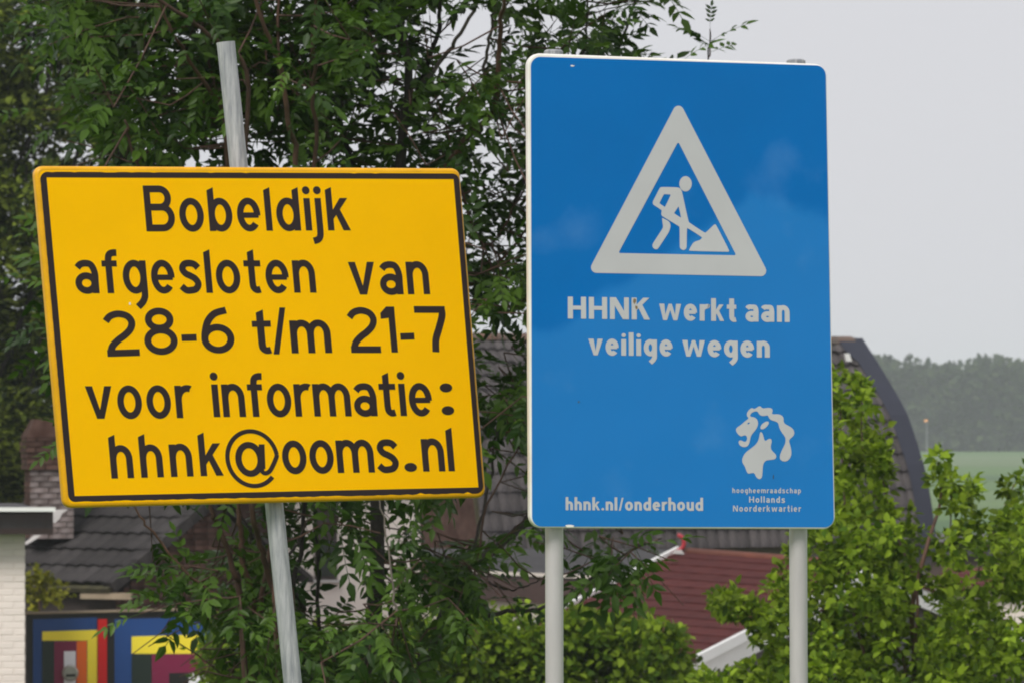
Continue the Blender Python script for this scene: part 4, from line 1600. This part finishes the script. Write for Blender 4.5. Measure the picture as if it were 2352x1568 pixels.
def merge_instances(templates, idx, frames, pos, scale, tint):
    VV, FF, TT = [], [], []
    base = 0
    for k, (V, F) in enumerate(templates):
        sel = np.where(idx == k)[0]
        if len(sel) == 0:
            continue
        P = np.einsum('nij,vj->nvi', frames[sel], V) * scale[sel][:, None, None] + pos[sel][:, None, :]
        nv = len(V)
        FF.append((F[None] + (base + np.arange(len(sel)) * nv)[:, None, None]).reshape(-1, 3))
        VV.append(P.reshape(-1, 3))
        TT.append(np.repeat(tint[sel], nv, axis=0))
        base += nv * len(sel)
    return np.concatenate(VV), np.concatenate(FF), np.concatenate(TT)


def tints(n, dark, light, spread=0.25, bias=1.3):
    t = rng.random(n) ** bias
    c = np.array(dark)[None] * (1 - t)[:, None] + np.array(light)[None] * t[:, None]
    return c * (1 + spread * (rng.random((n, 1)) - .5))


def in_poly(x, y, poly):
    r_ = False
    j = len(poly) - 1
    for i in range(len(poly)):
        (xi, yi), (xj, yj) = poly[i], poly[j]
        if (yi > y) != (yj > y) and x < (xj - xi) * (y - yi) / (yj - yi) + xi:
            r_ = not r_
        j = i
    return r_


def scatter(poly, n, holes=(), hole_keep=0.15):
    xs_ = [p[0] for p in poly]
    ys_ = [p[1] for p in poly]
    out = []
    guard = 0
    while len(out) < n and guard < n * 60:
        guard += 1
        x, y = random.uniform(min(xs_), max(xs_)), random.uniform(min(ys_), max(ys_))
        if not in_poly(x, y, poly):
            continue
        if any(in_poly(x, y, h_) for h_ in holes) and random.random() > hole_keep:
            continue
        out.append((x, y))
    return out


# --- the ash: limbs traced, shoots and pinnate leaves grown on them
AY = 25.0
ash_base = Vector((at(800, HOR, AY).x, AY, ground_z(AY)))
ash = thing('ash_tree', 'bushy young ash tree with long pinnate leaves behind the yellow sign', 'tree', ash_base)
apx = AY / FPX
limbs = []       # (points, r0, r1, material)


def limb(px, y0, y1, w0, w1, mat=None, ground=False, name=None):
    """px list of pixels; distance runs from y0 to y1; widths in pixels"""
    n = len(px)
    pts = [at(x, y, y0 + (y1 - y0) * i / (n - 1)) for i, (x, y) in enumerate(px)]
    if ground:
        pts = [Vector((pts[0].x * .6 + ash_base.x * .4, pts[0].y * .6 + AY * .4, ground_z(AY) - .1))] + pts
    # resample smoothly
    out = []
    P = [pts[0]] + pts + [pts[-1]]
    for i in range(1, len(P) - 2):
        for k in range(5):
            t = k / 5
            out.append(0.5 * (2 * P[i] + (P[i + 1] - P[i - 1]) * t + (2 * P[i - 1] - 5 * P[i] + 4 * P[i + 1] - P[i + 2]) * t * t
                              + (3 * P[i] - P[i - 1] - 3 * P[i + 1] + P[i + 2]) * t ** 3))
    out.append(pts[-1])
    limbs.append((out, w0 * apx / 2, w1 * apx / 2, mat or M_bark))


limb([(850, 1640), (865, 1300), (880, 900), (900, 520), (925, 300), (940, 180), (915, 10), (900, -220), (890, -480)], 25, 24.5, 42, 9, ground=True)
limb([(925, 300), (968, 193), (1007, 60), (1011, -60), (1030, -260)], 25.1, 24.6, 16, 5)
limb([(600, 1640), (622, 1250), (690, 800), (722, 375), (721, 182), (721, 60), (735, -160)], 24.7, 23.5, 15, 6, M_twig, True)
limb([(640, 1650), (640, 1250), (670, 700), (682, 365), (661, 292), (646, 172), (625, 104), (588, 0), (560, -160)], 24.4, 23.4, 16, 8, M_twig, True)
limb([(640, 172), (638, 0), (632, -150)], 24.4, 24.3, 8, 5, M_twig)
limb([(660, 1600), (640, 1400), (609, 1298), (593, 1223), (577, 1158), (560, 800), (560, 420), (568, 167), (500, 99), (437, 47), (365, 0), (250, -90)], 24.6, 23.4, 16, 8, M_twig, True)
limb([(530, 800), (525, 480), (515, 270), (479, 203), (427, 125), (380, 40), (350, -80)], 24.6, 23.7, 14, 5, M_twig)
limb([(520, 420), (512, 270), (490, 190), (469, 78), (460, -40)], 24.5, 24.5, 9, 4, M_twig)
limb([(600, 1560), (561, 1308), (555, 1228), (547, 1158), (520, 900)], 24.8, 24.6, 16, 10, M_twig, True)
limb([(560, 1500), (542, 1322), (520, 1255), (499, 1201), (480, 1158), (440, 900), (400, 640), (330, 420), (300, 330), (290, 280)], 24.5, 24.0, 16, 5, M_twig, True)
limb([(500, 1370), (445, 1327), (392, 1276), (349, 1220), (314, 1172), (270, 1080)], 24.3, 24.0, 7, 4, M_twig)
limb([(660, 1420), (673, 1348), (687, 1282), (697, 1201), (705, 1100)], 24.9, 24.9, 13, 9)
limb([(640, 1310), (663, 1276), (687, 1239), (702, 1200)], 24.8, 24.9, 9, 6)
limb([(735, 1470), (730, 1381), (729, 1213), (708, 1140)], 25.3, 25.2, 10, 8)
limb([(912, 1402), (904, 1363), (889, 1231), (866, 1140)], 24.0, 24.0, 6, 3, M_greytwig)
limb([(960, 1650), (990, 1500), (1055, 1320), (1110, 1278), (1158, 1244), (1212, 1190), (1290, 1100), (1400, 960)], 25.2, 25.6, 30, 14, None, True)
limb([(1000, 1480), (1083, 1398), (1122, 1411), (1178, 1402), (1224, 1400), (1258, 1389), (1314, 1359), (1371, 1319), (1450, 1262), (1520, 1235)], 25.0, 24.6, 13, 5)
limb([(1122, 1335), (1150, 1350), (1190, 1352), (1240, 1330)], 25.0, 24.8, 5, 3)
limb([(1075, 1330), (1085, 1260), (1110, 1180), (1130, 1060), (1145, 960), (1180, 880)], 25.2, 25.2, 9, 5)
limb([(1060, 1420), (1095, 1300), (1120, 1160), (1190, 1030)], 24.9, 25.0, 8, 4, M_twig)
limb([(905, 520), (985, 440), (1034, 377), (1073, 317), (1130, 260), (1143, 136), (1149, 45), (1161, -10), (1180, -200)], 25.1, 24.0, 20, 7, M_twig)
limb([(1073, 317), (1105, 230), (1118, 136), (1128, 60), (1140, 0), (1150, -120)], 24.9, 24.8, 10, 5, M_greytwig)
limb([(968, 193), (1030, 120), (1049, 90), (1097, 6), (1120, -80)], 24.9, 24.7, 11, 7, M_greytwig)
limb([(1034, 377), (1110, 560), (1180, 480), (1230, 380)], 25.0, 25.2, 8, 4, M_twig)
limb([(900, 760), (1010, 700), (1100, 640), (1160, 590), (1230, 500)], 25.2, 25.2, 14, 5, M_twig)
limb([(1180, 480), (1260, 300), (1380, 180), (1440, 60), (1470, -60), (1480, -260)], 25.2, 25.2, 10, 4)
limb([(1260, 300), (1330, 160), (1350, 40), (1340, -150)], 25.2, 25.0, 7, 4)
limb([(1230, 400), (1420, 330), (1560, 240), (1620, 150), (1632, 75)], 25.4, 25.4, 7, 3)
limb([(865, 1300), (800, 1180), (740, 950), (700, 700)], 25.2, 25.9, 18, 6)
limb([(900, 520), (800, 350), (780, 180), (790, 20), (800, -200)], 25.3, 25.9, 14, 5)
limb([(560, 800), (420, 560), (260, 330), (190, 130), (130, -60)], 24.9, 25.3, 14, 5)
limb([(700, 1400), (600, 1250), (470, 1080), (360, 900), (250, 700)], 25.0, 25.6, 12, 4)

for k, (pts, r0, r1, m_) in enumerate(limbs):
    mb = MB()
    n = len(pts)
    wob = [p + Vector((random.gauss(0, .004), random.gauss(0, .004), random.gauss(0, .003))) for p in pts]
    mb.tube(wob, [r0 + (r1 - r0) * i / (n - 1) for i in range(n)], 7)
    mb.build('trunk' if k == 0 else 'limb', m_, ash, True)
limb_pts = np.array([tuple(p) for l_ in limbs for p in l_[0]])

regions = [
    ([(120, -120), (880, -120), (880, 400), (270, 400), (225, 260), (180, 120)], 92, [[(380, 160), (440, 150), (440, 220), (380, 210)]]),
    ([(860, -120), (1500, -120), (1485, 40), (1420, 90), (1300, 110), (1215, 400), (860, 400)], 29,
     [[(960, 20), (1010, 0), (1040, 90), (1000, 150), (960, 90)], [(1050, 60), (1130, 40), (1130, 220), (1070, 210)], [(880, 90), (930, 160), (960, 250), (900, 200)]]),
    ([(1050, 380), (1230, 380), (1230, 730), (1075, 730)], 15, [[(1120, 520), (1210, 520), (1210, 610), (1120, 610)]]),
    ([(1075, 800), (1250, 790), (1240, 1010), (1090, 1010)], 10, []),
    ([(1080, 1010), (1190, 1010), (1140, 1200), (1080, 1190)], 3, []),
    ([(170, 420), (1040, 420), (1070, 1120), (230, 1120)], 60, []),
    ([(420, 1400), (500, 1190), (690, 1175), (1000, 1170), (1090, 1230), (1060, 1400), (1010, 1480), (960, 1640), (480, 1640), (450, 1450)], 56,
     [[(690, 1225), (765, 1225), (765, 1420), (690, 1420)], [(830, 1150), (925, 1150), (925, 1300), (830, 1300)], [(0, 0), (640, 0), (640, 1260), (0, 1290)]]),
    ([(1320, 1235), (1500, 1215), (1510, 1250), (1420, 1320), (1340, 1350)], 5, []),
    ([(1100, 1210), (1180, 1190), (1160, 1330), (1080, 1380)], 3, []),
    ([(-50, -650), (1450, -650), (1550, -150), (0, -150)], 60, []),
    ([(1225, 130), (1440, 130), (1500, 330), (1230, 760)], 14, []),
]
shoots = []
for poly, n, holes in regions:
    for (x, y) in scatter(poly, int(n * (1.9 if n > 20 else 1.4)), holes, 0.10):
        Y = AY + random.gauss(0, .62)
        shoots.append((at(x, y, Y), None))
shoots.append((at(1631, 128, 25.4), Vector((0, 0, 1))))
shoots.append((at(500, 1372, 24.2), Vector((-1, -.2, -.2))))
shoots.append((at(500, 1310, 24.2), Vector((-1, -.3, .1))))
shoots.append((at(560, 185, 23.9), Vector((-1, -.3, 0))))
ctr_ash = Vector((at(760, 400, AY).x, AY, at(760, 400, AY).z))
tw = MB()
L_pos, L_ax, L_up, L_sc, L_src = [], [], [], [], []
for si, (p, dirn) in enumerate(shoots):
    small = dirn is not None and dirn.z > .9
    d = dirn if dirn is not None else ((p - ctr_ash) * .5 + Vector((random.gauss(0, .7), random.gauss(-.25, .6), random.gauss(.35, .5))))
    d = d.normalized()
    ln = random.uniform(.20, .42) if not small else 0.12
    # link to the nearest limb
    q = limb_pts - np.array(p)
    dist = (q * q).sum(1)
    j = int(dist.argmin())
    near = Vector(limb_pts[j])
    if dist[j] < 0.81:
        mid = near.lerp(p, .5) + Vector((0, 0, -0.04 * math.sqrt(dist[j])))
        tw.tube([near, mid, p], [.0045, .004, .0032], 5, cap=False)
    tip = p + d * ln
    tw.tube([p, p + d * ln * .5 + Vector((0, 0, .01)), tip], [.0036, .003, .002], 5, cap=False)
    npairs = random.randint(3, 5) if not small else 2
    side0 = d.orthogonal().normalized()
    for k in range(npairs):
        t = .12 + .82 * k / npairs
        ang = (k % 2) * math.pi / 2 + random.uniform(-.35, .35)
        for s_ in (0, math.pi):
            sd_ = Matrix.Rotation(ang + s_, 3, d) @ side0
            ax = (sd_ * .85 + d * .55 + Vector((.18, 0, -.10)) + Vector((random.gauss(0, .15), random.gauss(0, .15), random.gauss(0, .15)))).normalized()
            L_src.append(si)
            L_pos.append(p + d * ln * t)
            L_ax.append(ax)
            L_up.append((Vector((0, -.35, 1)) + Vector((random.gauss(0, .45), random.gauss(0, .45), random.gauss(0, .2)))).normalized())
            L_sc.append(random.uniform(.72, 1.15) * (.85 if small else 1) * (1 - .3 * (k / npairs)))
    L_src.append(si)
    L_pos.append(tip)
    L_ax.append((d + Vector((0, 0, -.1))).normalized())
    L_up.append(Vector((random.gauss(0, .3), -.6, 1)).normalized())
    L_sc.append(.7 * (.6 if small else 1))
tw.build('twig', M_twig, ash, True, kind='stuff')
CLEAR = [([(690, 1222), (772, 1222), (772, 1425), (690, 1425)], .85), ([(836, 1155), (928, 1150), (918, 1325), (848, 1335)], .85),
         ([(952, 25), (1010, -10), (1038, 100), (1003, 165), (960, 100)], .85), ([(1042, 80), (1085, 10), (1138, 30), (1132, 130), (1105, 225), (1062, 215)], .85),
         ([(878, 95), (915, 130), (952, 250), (925, 250), (885, 180)], .9), ([(1135, 170), (1205, 160), (1200, 330), (1145, 320)], .6), ([(1440, 60), (1620, -100), (1620, 60), (1560, 240)], 1),
         ([(1120, 520), (1212, 520), (1212, 615), (1120, 600)], .7), ([(1090, 735), (1215, 735), (1215, 790), (1090, 790)], .8),
         ([(0, 1120), (440, 1130), (385, 1240), (300, 1310), (0, 1330)], .95), ([(0, 1330), (380, 1400), (500, 1420), (500, 1620), (0, 1620)], .97),
         ([(1115, 1000), (1215, 980), (1215, 1260), (1120, 1210)], .6), ([(1095, 1280), (1250, 1240), (1260, 1400), (1100, 1425)], .85),
         ([(1300, 1395), (1760, 1380), (1760, 1640), (1300, 1640)], .97), ([(1545, 1225), (1800, 1225), (1800, 1450), (1470, 1390)], .97),
         ([(470, 1435), (565, 1450), (565, 1640), (470, 1640)], .8), ([(1075, 1425), (1400, 1410), (1400, 1640), (1050, 1640)], .9), ([(0, 130), (150, 100), (230, 300), (250, 400), (0, 420)], .8),
         ([(120, 330), (250, 340), (270, 395), (120, 395)], .9), ([(380, 340), (520, 350), (520, 385), (380, 385)], .0)]
forced = len(shoots) - 4
ok = []
for i in range(len(L_pos)):
    x, y = proj(L_pos[i] + L_ax[i] * .13)
    kp = True
    if in_poly(x, y, [(280, 1440), (470, 1430), (490, 1640), (60, 1640), (60, 1440)]):
        kp = False
    if L_src[i] < forced:
        for poly, pr in CLEAR:
            if in_poly(x, y, poly) and random.random() < pr:
                kp = False
                break
    ok.append(kp)
L_pos, L_ax, L_up, L_sc = ([v for v, k_ in zip(q_, ok) if k_] for q_ in (L_pos, L_ax, L_up, L_sc))
temps = [compound_leaf(.24, random.choice((3, 4, 4, 5)), k) for k in range(9)]
L_pos = np.array([tuple(p) for p in L_pos])
frames = rot_frames(np.array([tuple(p) for p in L_ax]), np.array([tuple(p) for p in L_up]))
L_sc = np.array(L_sc)
L_idx = rng.integers(0, len(temps), len(L_pos))
L_t = tints(len(L_pos), (0.012, 0.036, 0.003), (0.074, 0.138, 0.016), .3, 1.35)
# the 280 leaves that show largest are leaves of their own
front = []
for i in range(len(L_pos)):
    x, y = proj(Vector(L_pos[i]))
    inf = 0 < x < 2352 and 0 < y < 1568
    hid = (70 < x < 1110 and 385 < y < 1150) or (1212 < x < 1915 and 130 < y < 1212)
    if inf and not hid:
        front.append((L_pos[i][1] - L_sc[i] * 1.5, i))
front.sort()
chosen = set(i for _, i in front[:280])
tmesh = []
for V, F in temps:
    me = bpy.data.meshes.new('leaf')
    me.from_pydata([tuple(v) for v in V], [], [tuple(int(i) for i in f) for f in F])
    me.materials.append(M_ashp)
    tmesh.append(me)
for i in chosen:
    o_ = bpy.data.objects.new('leaf', tmesh[L_idx[i]])
    C.objects.link(o_)
    o_.parent = ash
    Mx = Matrix([list(r_) for r_ in frames[i]]).to_4x4()
    Mx = Matrix.Translation(Vector(L_pos[i]) - ash_base) @ Mx @ Matrix.Scale(float(L_sc[i]), 4)
    o_.matrix_local = Mx
keep = np.array([i for i in range(len(L_pos)) if i not in chosen])
V, F, T = merge_instances(temps, L_idx[keep], frames[keep], L_pos[keep], L_sc[keep], L_t[keep])
mesh_obj('foliage', V, F, M_ash, ash, False, T, kind='stuff')


# --- simple-leaved woody plants: clumps of small leaves on thin stems
def clumped(name, label, cat, group, base, centers, per, crad, leaf_l, leaf_w, mat, dark, light, bark, stems, bias=1.2, up=(0, -.3, 1), wind=(0, 0, 0), flatn=.5):
    root = thing(name, label, cat, base, group)
    for k, (pts, r0, r1) in enumerate(stems):
        mb_ = MB()
        n = len(pts)
        mb_.tube(pts, [r0 + (r1 - r0) * i / (n - 1) for i in range(n)], 6)
        mb_.build('trunk' if k == 0 else 'branch', bark, root, True)
    cs = np.array([tuple(c[0]) for c in centers])
    cr = np.array([c[1] for c in centers])
    n = len(cs) * per
    ci = np.repeat(np.arange(len(cs)), per)
    dv = rng.normal(size=(n, 3))
    dv /= np.linalg.norm(dv, axis=1, keepdims=True)
    rr = rng.random((n, 1)) ** .5
    pos = cs[ci] + dv * rr * (cr[ci] * crad)[:, None]
    ax = dv * .8 + rng.normal(size=(n, 3)) * .5 + np.array(wind) + np.array((0, 0, .15))
    upv = np.array(up) + rng.normal(size=(n, 3)) * flatn
    fr = rot_frames(ax, upv)
    tps = [leaflet(leaf_l, leaf_w, f_, d_) for f_, d_ in ((.2, .1), (.45, .2), (.1, .3))]
    idx = rng.integers(0, len(tps), n)
    sc = rng.uniform(.65, 1.2, n)
    tc_ = rng.uniform(.55, 1.3, len(cs))[ci][:, None]
    V_, F_, T_ = merge_instances(tps, idx, fr, pos, sc, tints(n, dark, light, .3, bias) * tc_)
    mesh_obj('foliage', V_, F_, mat, root, False, T_, kind='stuff')
    return root


def curve(pts, n=6):
    out = []
    P = [pts[0]] + list(pts) + [pts[-1]]
    for i in range(1, len(P) - 2):
        for k in range(n):
            t = k / n
            out.append(0.5 * (2 * P[i] + (P[i + 1] - P[i - 1]) * t + (2 * P[i - 1] - 5 * P[i] + 4 * P[i + 1] - P[i + 2]) * t * t
                              + (3 * P[i] - P[i - 1] - 3 * P[i + 1] + P[i + 2]) * t ** 3))
    out.append(pts[-1])
    return out


# poplar at the left edge, blown by the wind
PY = 75.0
pb_ = Vector((at(-60, HOR, PY).x, PY, GZ))
cen = []
for (x, y) in scatter([(-420, -500), (330, -500), (300, 100), (270, 380), (180, 640), (130, 940), (60, 1190), (-420, 1190)], 560,
                      [[(60, 60), (110, 60), (110, 130), (60, 130)], [(100, 170), (150, 170), (150, 250), (100, 250)], [(30, 270), (70, 270), (70, 340), (30, 340)],
                       [(130, 330), (250, 330), (250, 390), (130, 390)], [(0, 400), (60, 400), (60, 520), (0, 520)]], .1):
    cen.append((at(x, y, PY + random.gauss(0, 1.4)), random.uniform(.6, 1.25)))
for (x, y) in scatter([(-420, -500), (300, -500), (250, 200), (190, 520), (130, 940), (60, 1190), (-420, 1190)], 430,
                      [[(60, 60), (110, 60), (110, 130), (60, 130)], [(100, 170), (150, 170), (150, 250), (100, 250)], [(30, 270), (70, 270), (70, 340), (30, 340)],
                       [(130, 330), (250, 330), (250, 390), (130, 390)], [(0, 400), (60, 400), (60, 520), (0, 520)]], .05):
    cen.append((at(x, y, PY + 2.6 + random.gauss(0, .5)), random.uniform(1.2, 1.7)))
pst = []
for pxs, a_, b_ in (([(-60, 1900), (-70, 1200), (-60, 600), (-40, 100), (-20, -600)], 40, 12), ([(-60, 1000), (100, 600), (200, 250), (230, -100)], 14, 5), ([(15, 700), (-100, 400), (-160, 0)], 14, 5),
                    ([(30, 400), (110, 200), (130, -50)], 9, 4), ([(-60, 1100), (60, 900), (110, 700)], 8, 4), ([(10, 900), (-80, 700), (-200, 560)], 9, 4), ([(100, 640), (60, 470), (70, 300)], 7, 4)):
    pts = [at(x, y, PY + random.uniform(-.3, .3)) for x, y in pxs]
    if pxs[0][1] > 1500:
        pts[0] = Vector((pb_.x, pb_.y, GZ - .1))
    pst.append((curve(pts), a_ * PY / FPX / 2, b_ * PY / FPX / 2))
clumped('poplar_tree', 'windblown olive green poplar rising behind the brick chimney', 'tree', None, pb_, cen, 120, .30, .115, .07, M_pop,
        (0.008, 0.020, 0.002), (0.230, 0.290, 0.040), M_bark, pst, bias=1.9, wind=(.9, 0, .25), flatn=.45)

# fresh green thorn tree at the right
SY = 36.0
sb_ = Vector((at(2020, HOR, SY).x, SY, GZ))
cen = []
spx = SY / FPX


def sprig(pxs, n, jit, lo=.35, hi=.8):
    """leaf clumps strung along a shoot"""
    for i in range(n):
        t = (i + random.random()) / n * (len(pxs) - 1)
        k = min(int(t), len(pxs) - 2)
        f = t - k
        x = pxs[k][0] + (pxs[k + 1][0] - pxs[k][0]) * f + random.gauss(0, jit)
        y = pxs[k][1] + (pxs[k + 1][1] - pxs[k][1]) * f + random.gauss(0, jit)
        cen.append((at(x, y, SY + random.gauss(0, .35)), random.uniform(lo, hi)))


shrub_poly = [(1910, 1030), (1980, 990), (2020, 1060), (2055, 1130), (2110, 1215), (2150, 1260), (2230, 1180), (2290, 1220), (2420, 1120), (2420, 1640), (1560, 1640), (1600, 1520), (1700, 1480), (1790, 1400),
              (1800, 1300), (1850, 1210), (1900, 1120)]
gaps = [[(2120, 1050), (2200, 1040), (2200, 1150), (2130, 1170)], [(1955, 1300), (2030, 1290), (2030, 1345), (1960, 1350)], [(2200, 1240), (2265, 1240), (2265, 1370), (2200, 1370)],
        [(2290, 1360), (2370, 1360), (2370, 1440), (2290, 1440)], [(2080, 1380), (2140, 1380), (2140, 1450), (2080, 1450)], [(1880, 1350), (1920, 1350), (1920, 1400), (1880, 1400)],
        [(1780, 1240), (1850, 1220), (1860, 1300), (1780, 1340)], [(1560, 1425), (1740, 1420), (1755, 1490), (1700, 1550), (1570, 1560)]]
for (x, y) in scatter(shrub_poly, 470, gaps, .03):
    cen.append((at(x, y, SY + random.gauss(0, .7)), random.uniform(.5, 1.1)))
sprig([(1930, 1060), (1925, 950), (1930, 870)], 10, 13)
sprig([(1975, 1060), (1970, 960), (1975, 900), (1985, 870)], 10, 10)
sprig([(2035, 1190), (2015, 1060), (2000, 990)], 12, 12)
sprig([(2185, 1160), (2185, 1100), (2150, 1050)], 8, 10)
sprig([(2205, 1160), (2230, 1110)], 5, 10)
sprig([(2300, 1230), (2320, 1180), (2340, 1100)], 9, 10)
sprig([(1780, 1440), (1700, 1400), (1655, 1360)], 13, 14)
sprig([(1760, 1415), (1690, 1400), (1630, 1390)], 9, 8)
sprig([(1800, 1430), (1790, 1370), (1800, 1310)], 8, 12)
sst = []
for pxs, a_, b_ in (([(2040, 2200), (2030, 1700), (2100, 1560), (2095, 1400), (2130, 1250), (2160, 1150), (2155, 1060)], 20, 4), ([(2030, 1700), (2080, 1540), (2020, 1440), (1930, 1390), (1850, 1420)], 9, 5),
                    ([(2100, 1500), (2105, 1350), (2050, 1200), (2010, 1010)], 8, 3), ([(2030, 1650), (1960, 1400), (1940, 1150), (1928, 880)], 9, 3), ([(2020, 1650), (1850, 1500), (1720, 1420), (1640, 1370)], 8, 3),
                    ([(2060, 1650), (2200, 1450), (2250, 1300), (2330, 1110)], 9, 3), ([(2050, 1250), (1985, 1050), (1980, 880)], 5, 2), ([(2060, 1650), (2240, 1520), (2330, 1480), (2420, 1400)], 8, 4),
                    ([(2180, 1260), (2185, 1160), (2183, 1090)], 4, 2), ([(2040, 1650), (2110, 1450), (2040, 1330)], 7, 3)):
    pts = [at(x, y, SY + random.uniform(-.25, .25)) for x, y in pxs]
    if pxs[0][1] > 2000:
        pts[0] = Vector((sb_.x, sb_.y, GZ - .1))
    sst.append((curve(pts), a_ * spx / 2, b_ * spx / 2))
clumped('thorn_tree', 'fresh bright green thorn tree with loose sprigs beside the grey barge board', 'tree', None, sb_, cen, 30, .120, .064, .042, M_shrub,
        (0.045, 0.090, 0.007), (0.250, 0.345, 0.028), M_twig, sst, bias=1.0, flatn=.6)

# hedge in front of the red shed
HY = 50.0
cen = []
for (x, y) in scatter([(1060, 1425), (1150, 1420), (1240, 1425), (1330, 1420), (1420, 1442), (1510, 1452), (1560, 1480), (1600, 1570), (1700, 1580), (1700, 1640), (1040, 1640)], 330):
    cen.append((at(x, y, HY + random.uniform(-.5, .6)), random.uniform(.6, 1.1)))
for (x, y) in scatter([(470, 1470), (520, 1430), (700, 1470), (1060, 1440), (1060, 1640), (470, 1640)], 220):
    cen.append((at(x, y, HY + random.uniform(-.5, .6)), random.uniform(.6, 1.1)))
zb_ = at(1100, 1640, HY).z
for _ in range(260):
    x = random.uniform(470, 1700)
    p = at(x, HOR, HY + random.uniform(-.5, .6))
    p.z = random.uniform(GZ + .1, zb_)
    cen.append((p, 1.2))
for x in range(1300, 1560, 14):
    cen.append((at(x + random.gauss(0, 6), 1425 + (x - 1300) * .12 + random.gauss(0, 9), HY), .35))
hst = []
for k in range(12):
    x = 500 + k * 105 + random.uniform(-20, 20)
    p = at(x, HOR, HY)
    pts = [Vector((p.x, HY, GZ - .05)), Vector((p.x + random.uniform(-.1, .1), HY, GZ + 1.0)), Vector((p.x + random.uniform(-.2, .2), HY - .1, GZ + 2.1))]
    hst.append((curve(pts), .03, .01))
clumped('hedge', 'dense yellow-green garden hedge in front of the oxblood roof', 'hedge', None, Vector((at(1100, HOR, HY).x, HY, GZ)), cen, 34, .21, .085, .062, M_hedge,
        (0.040, 0.085, 0.008), (0.230, 0.320, 0.026), M_bark, hst, bias=1.2, flatn=.55)

# yellowish climber on the cottage eave behind the gate
cen = [(at(x, y, 63.6), random.uniform(.5, 1)) for (x, y) in scatter([(60, 1320), (95, 1305), (100, 1370), (145, 1350), (150, 1385), (62, 1385)], 16)]
p = at(80, HOR, 63.6)
clumped('creeper', 'small yellow-green creeper climbing between the white wall and the painted gate', 'creeper', None, Vector((p.x, 63.6, GZ)), cen, 16, .16, .075, .06, M_hedge,
        (0.09, 0.10, 0.012), (0.26, 0.25, 0.03), M_twig, [(curve([Vector((p.x, 63.6, GZ - .05)), Vector((p.x + .05, 63.6, GZ + 1.2)), at(90, 1340, 63.6)]), .02, .008)], flatn=.6)

# --- far wood: one mass on the horizon
WY = 1080.0
wv_, n_w = [], 5200
top = [(-4000, 830), (1500, 838), (1980, 838), (2030, 832), (2062, 825), (2110, 834), (2150, 846), (2200, 846), (2245, 840), (2270, 828), (2292, 820), (2320, 830), (2352, 838), (2500, 832), (6500, 835)]


def top_at(x):
    for i in range(len(top) - 1):
        if top[i][0] <= x <= top[i + 1][0]:
            f = (x - top[i][0]) / (top[i + 1][0] - top[i][0])
            return top[i][1] + (top[i + 1][1] - top[i][1]) * f
    return 835


ctrs, rads = [], []
for k in range(n_w):
    x = random.uniform(1700, 2700) if k < 3500 else random.uniform(-3000, 6000)
    ty = top_at(x) + random.uniform(0, 10)
    y = ty + (1040 - ty) * random.random() ** .8
    Yd = WY + random.uniform(-6, 40)
    p = at(x, y, Yd)
    ctrs.append(tuple(p))
    rads.append(random.uniform(.7, 1.7) if x > 1600 and x < 2800 else 3.2)
ctrs = np.array(ctrs)
rads = np.array(rads)
per = 26
n = len(ctrs) * per
ci = np.repeat(np.arange(len(ctrs)), per)
dv = rng.normal(size=(n, 3))
dv /= np.linalg.norm(dv, axis=1, keepdims=True)
pos = ctrs[ci] + dv * rads[ci][:, None] * rng.random((n, 1)) ** .4
fr = rot_frames(dv + rng.normal(size=(n, 3)) * .6, np.array((0, -.4, 1)) + rng.normal(size=(n, 3)) * .5)
V, F, T = merge_instances([leaflet(1.3, .9)], np.zeros(n, int), fr, pos, rng.uniform(.5, 1.1, n) * np.clip(rads[ci], 1, 2), tints(n, (0.016, 0.030, 0.012), (0.046, 0.064, 0.024), .3))
wood = mesh_obj('far_wood', V, F, M_wood, None, False, T, kind='stuff', base=(0, WY, GZ))
tag(wood, 'hazy grey-green wood along the horizon beyond the fields', 'wood')

# lit street lamp in front of the far wood
lp_b = at(2129, 1036, 1040)
lp_b.z = GZ
lamp = thing('street_lamp', 'distant street lamp with small orange light before the far wood', 'street lamp', lp_b)
mb = MB()
tp = at(2127, 966, 1040)
mb.tube([lp_b, Vector((lp_b.x, lp_b.y, tp.z))], [.08, .05], 8)
mb.tube([Vector((lp_b.x, lp_b.y, tp.z)), Vector((tp.x - .2, tp.y, tp.z + .12))], .06, 6)
mb.build('pole', M_galv, lamp)
mb = MB()
mb.tube([tp + Vector((-.35, 0, 0)), tp + Vector((-.2, 0, .05)), tp + Vector((.2, 0, .05)), tp + Vector((.35, 0, 0))], [.05, .16, .16, .05], 10)
mb.build('lamp_head', lm, lamp, True)

# ------------------------------------------------------------------ hazy air
hz = MB()
x0, x1, y0, y1, z0, z1 = -1700, 1700, -170, 2700, GZ - 1.0, 26
hz.hexa([(x0, y0, z0), (x1, y0, z0), (x1, y1, z0), (x0, y1, z0)], [(x0, y0, z1), (x1, y0, z1), (x1, y1, z1), (x0, y1, z1)])
hm = bpy.data.materials.new('haze')
hm.use_nodes = True
hn = hm.node_tree
for nd in list(hn.nodes):
    if nd.type != 'OUTPUT_MATERIAL':
        hn.nodes.remove(nd)
pv = hn.nodes.new("ShaderNodeVolumePrincipled")
pv.inputs['Color'].default_value = (0.86, 0.90, 0.96, 1)
pv.inputs['Density'].default_value = 0.00029
hn.links.new(pv.outputs[0], hn.nodes["Material Output"].inputs['Volume'])
o = fix_normals(hz.build('haze', hm))
o['kind'] = 'stuff'
print('tiles', n_t, 'leaves', len(L_pos), 'objects', len(bpy.data.objects))
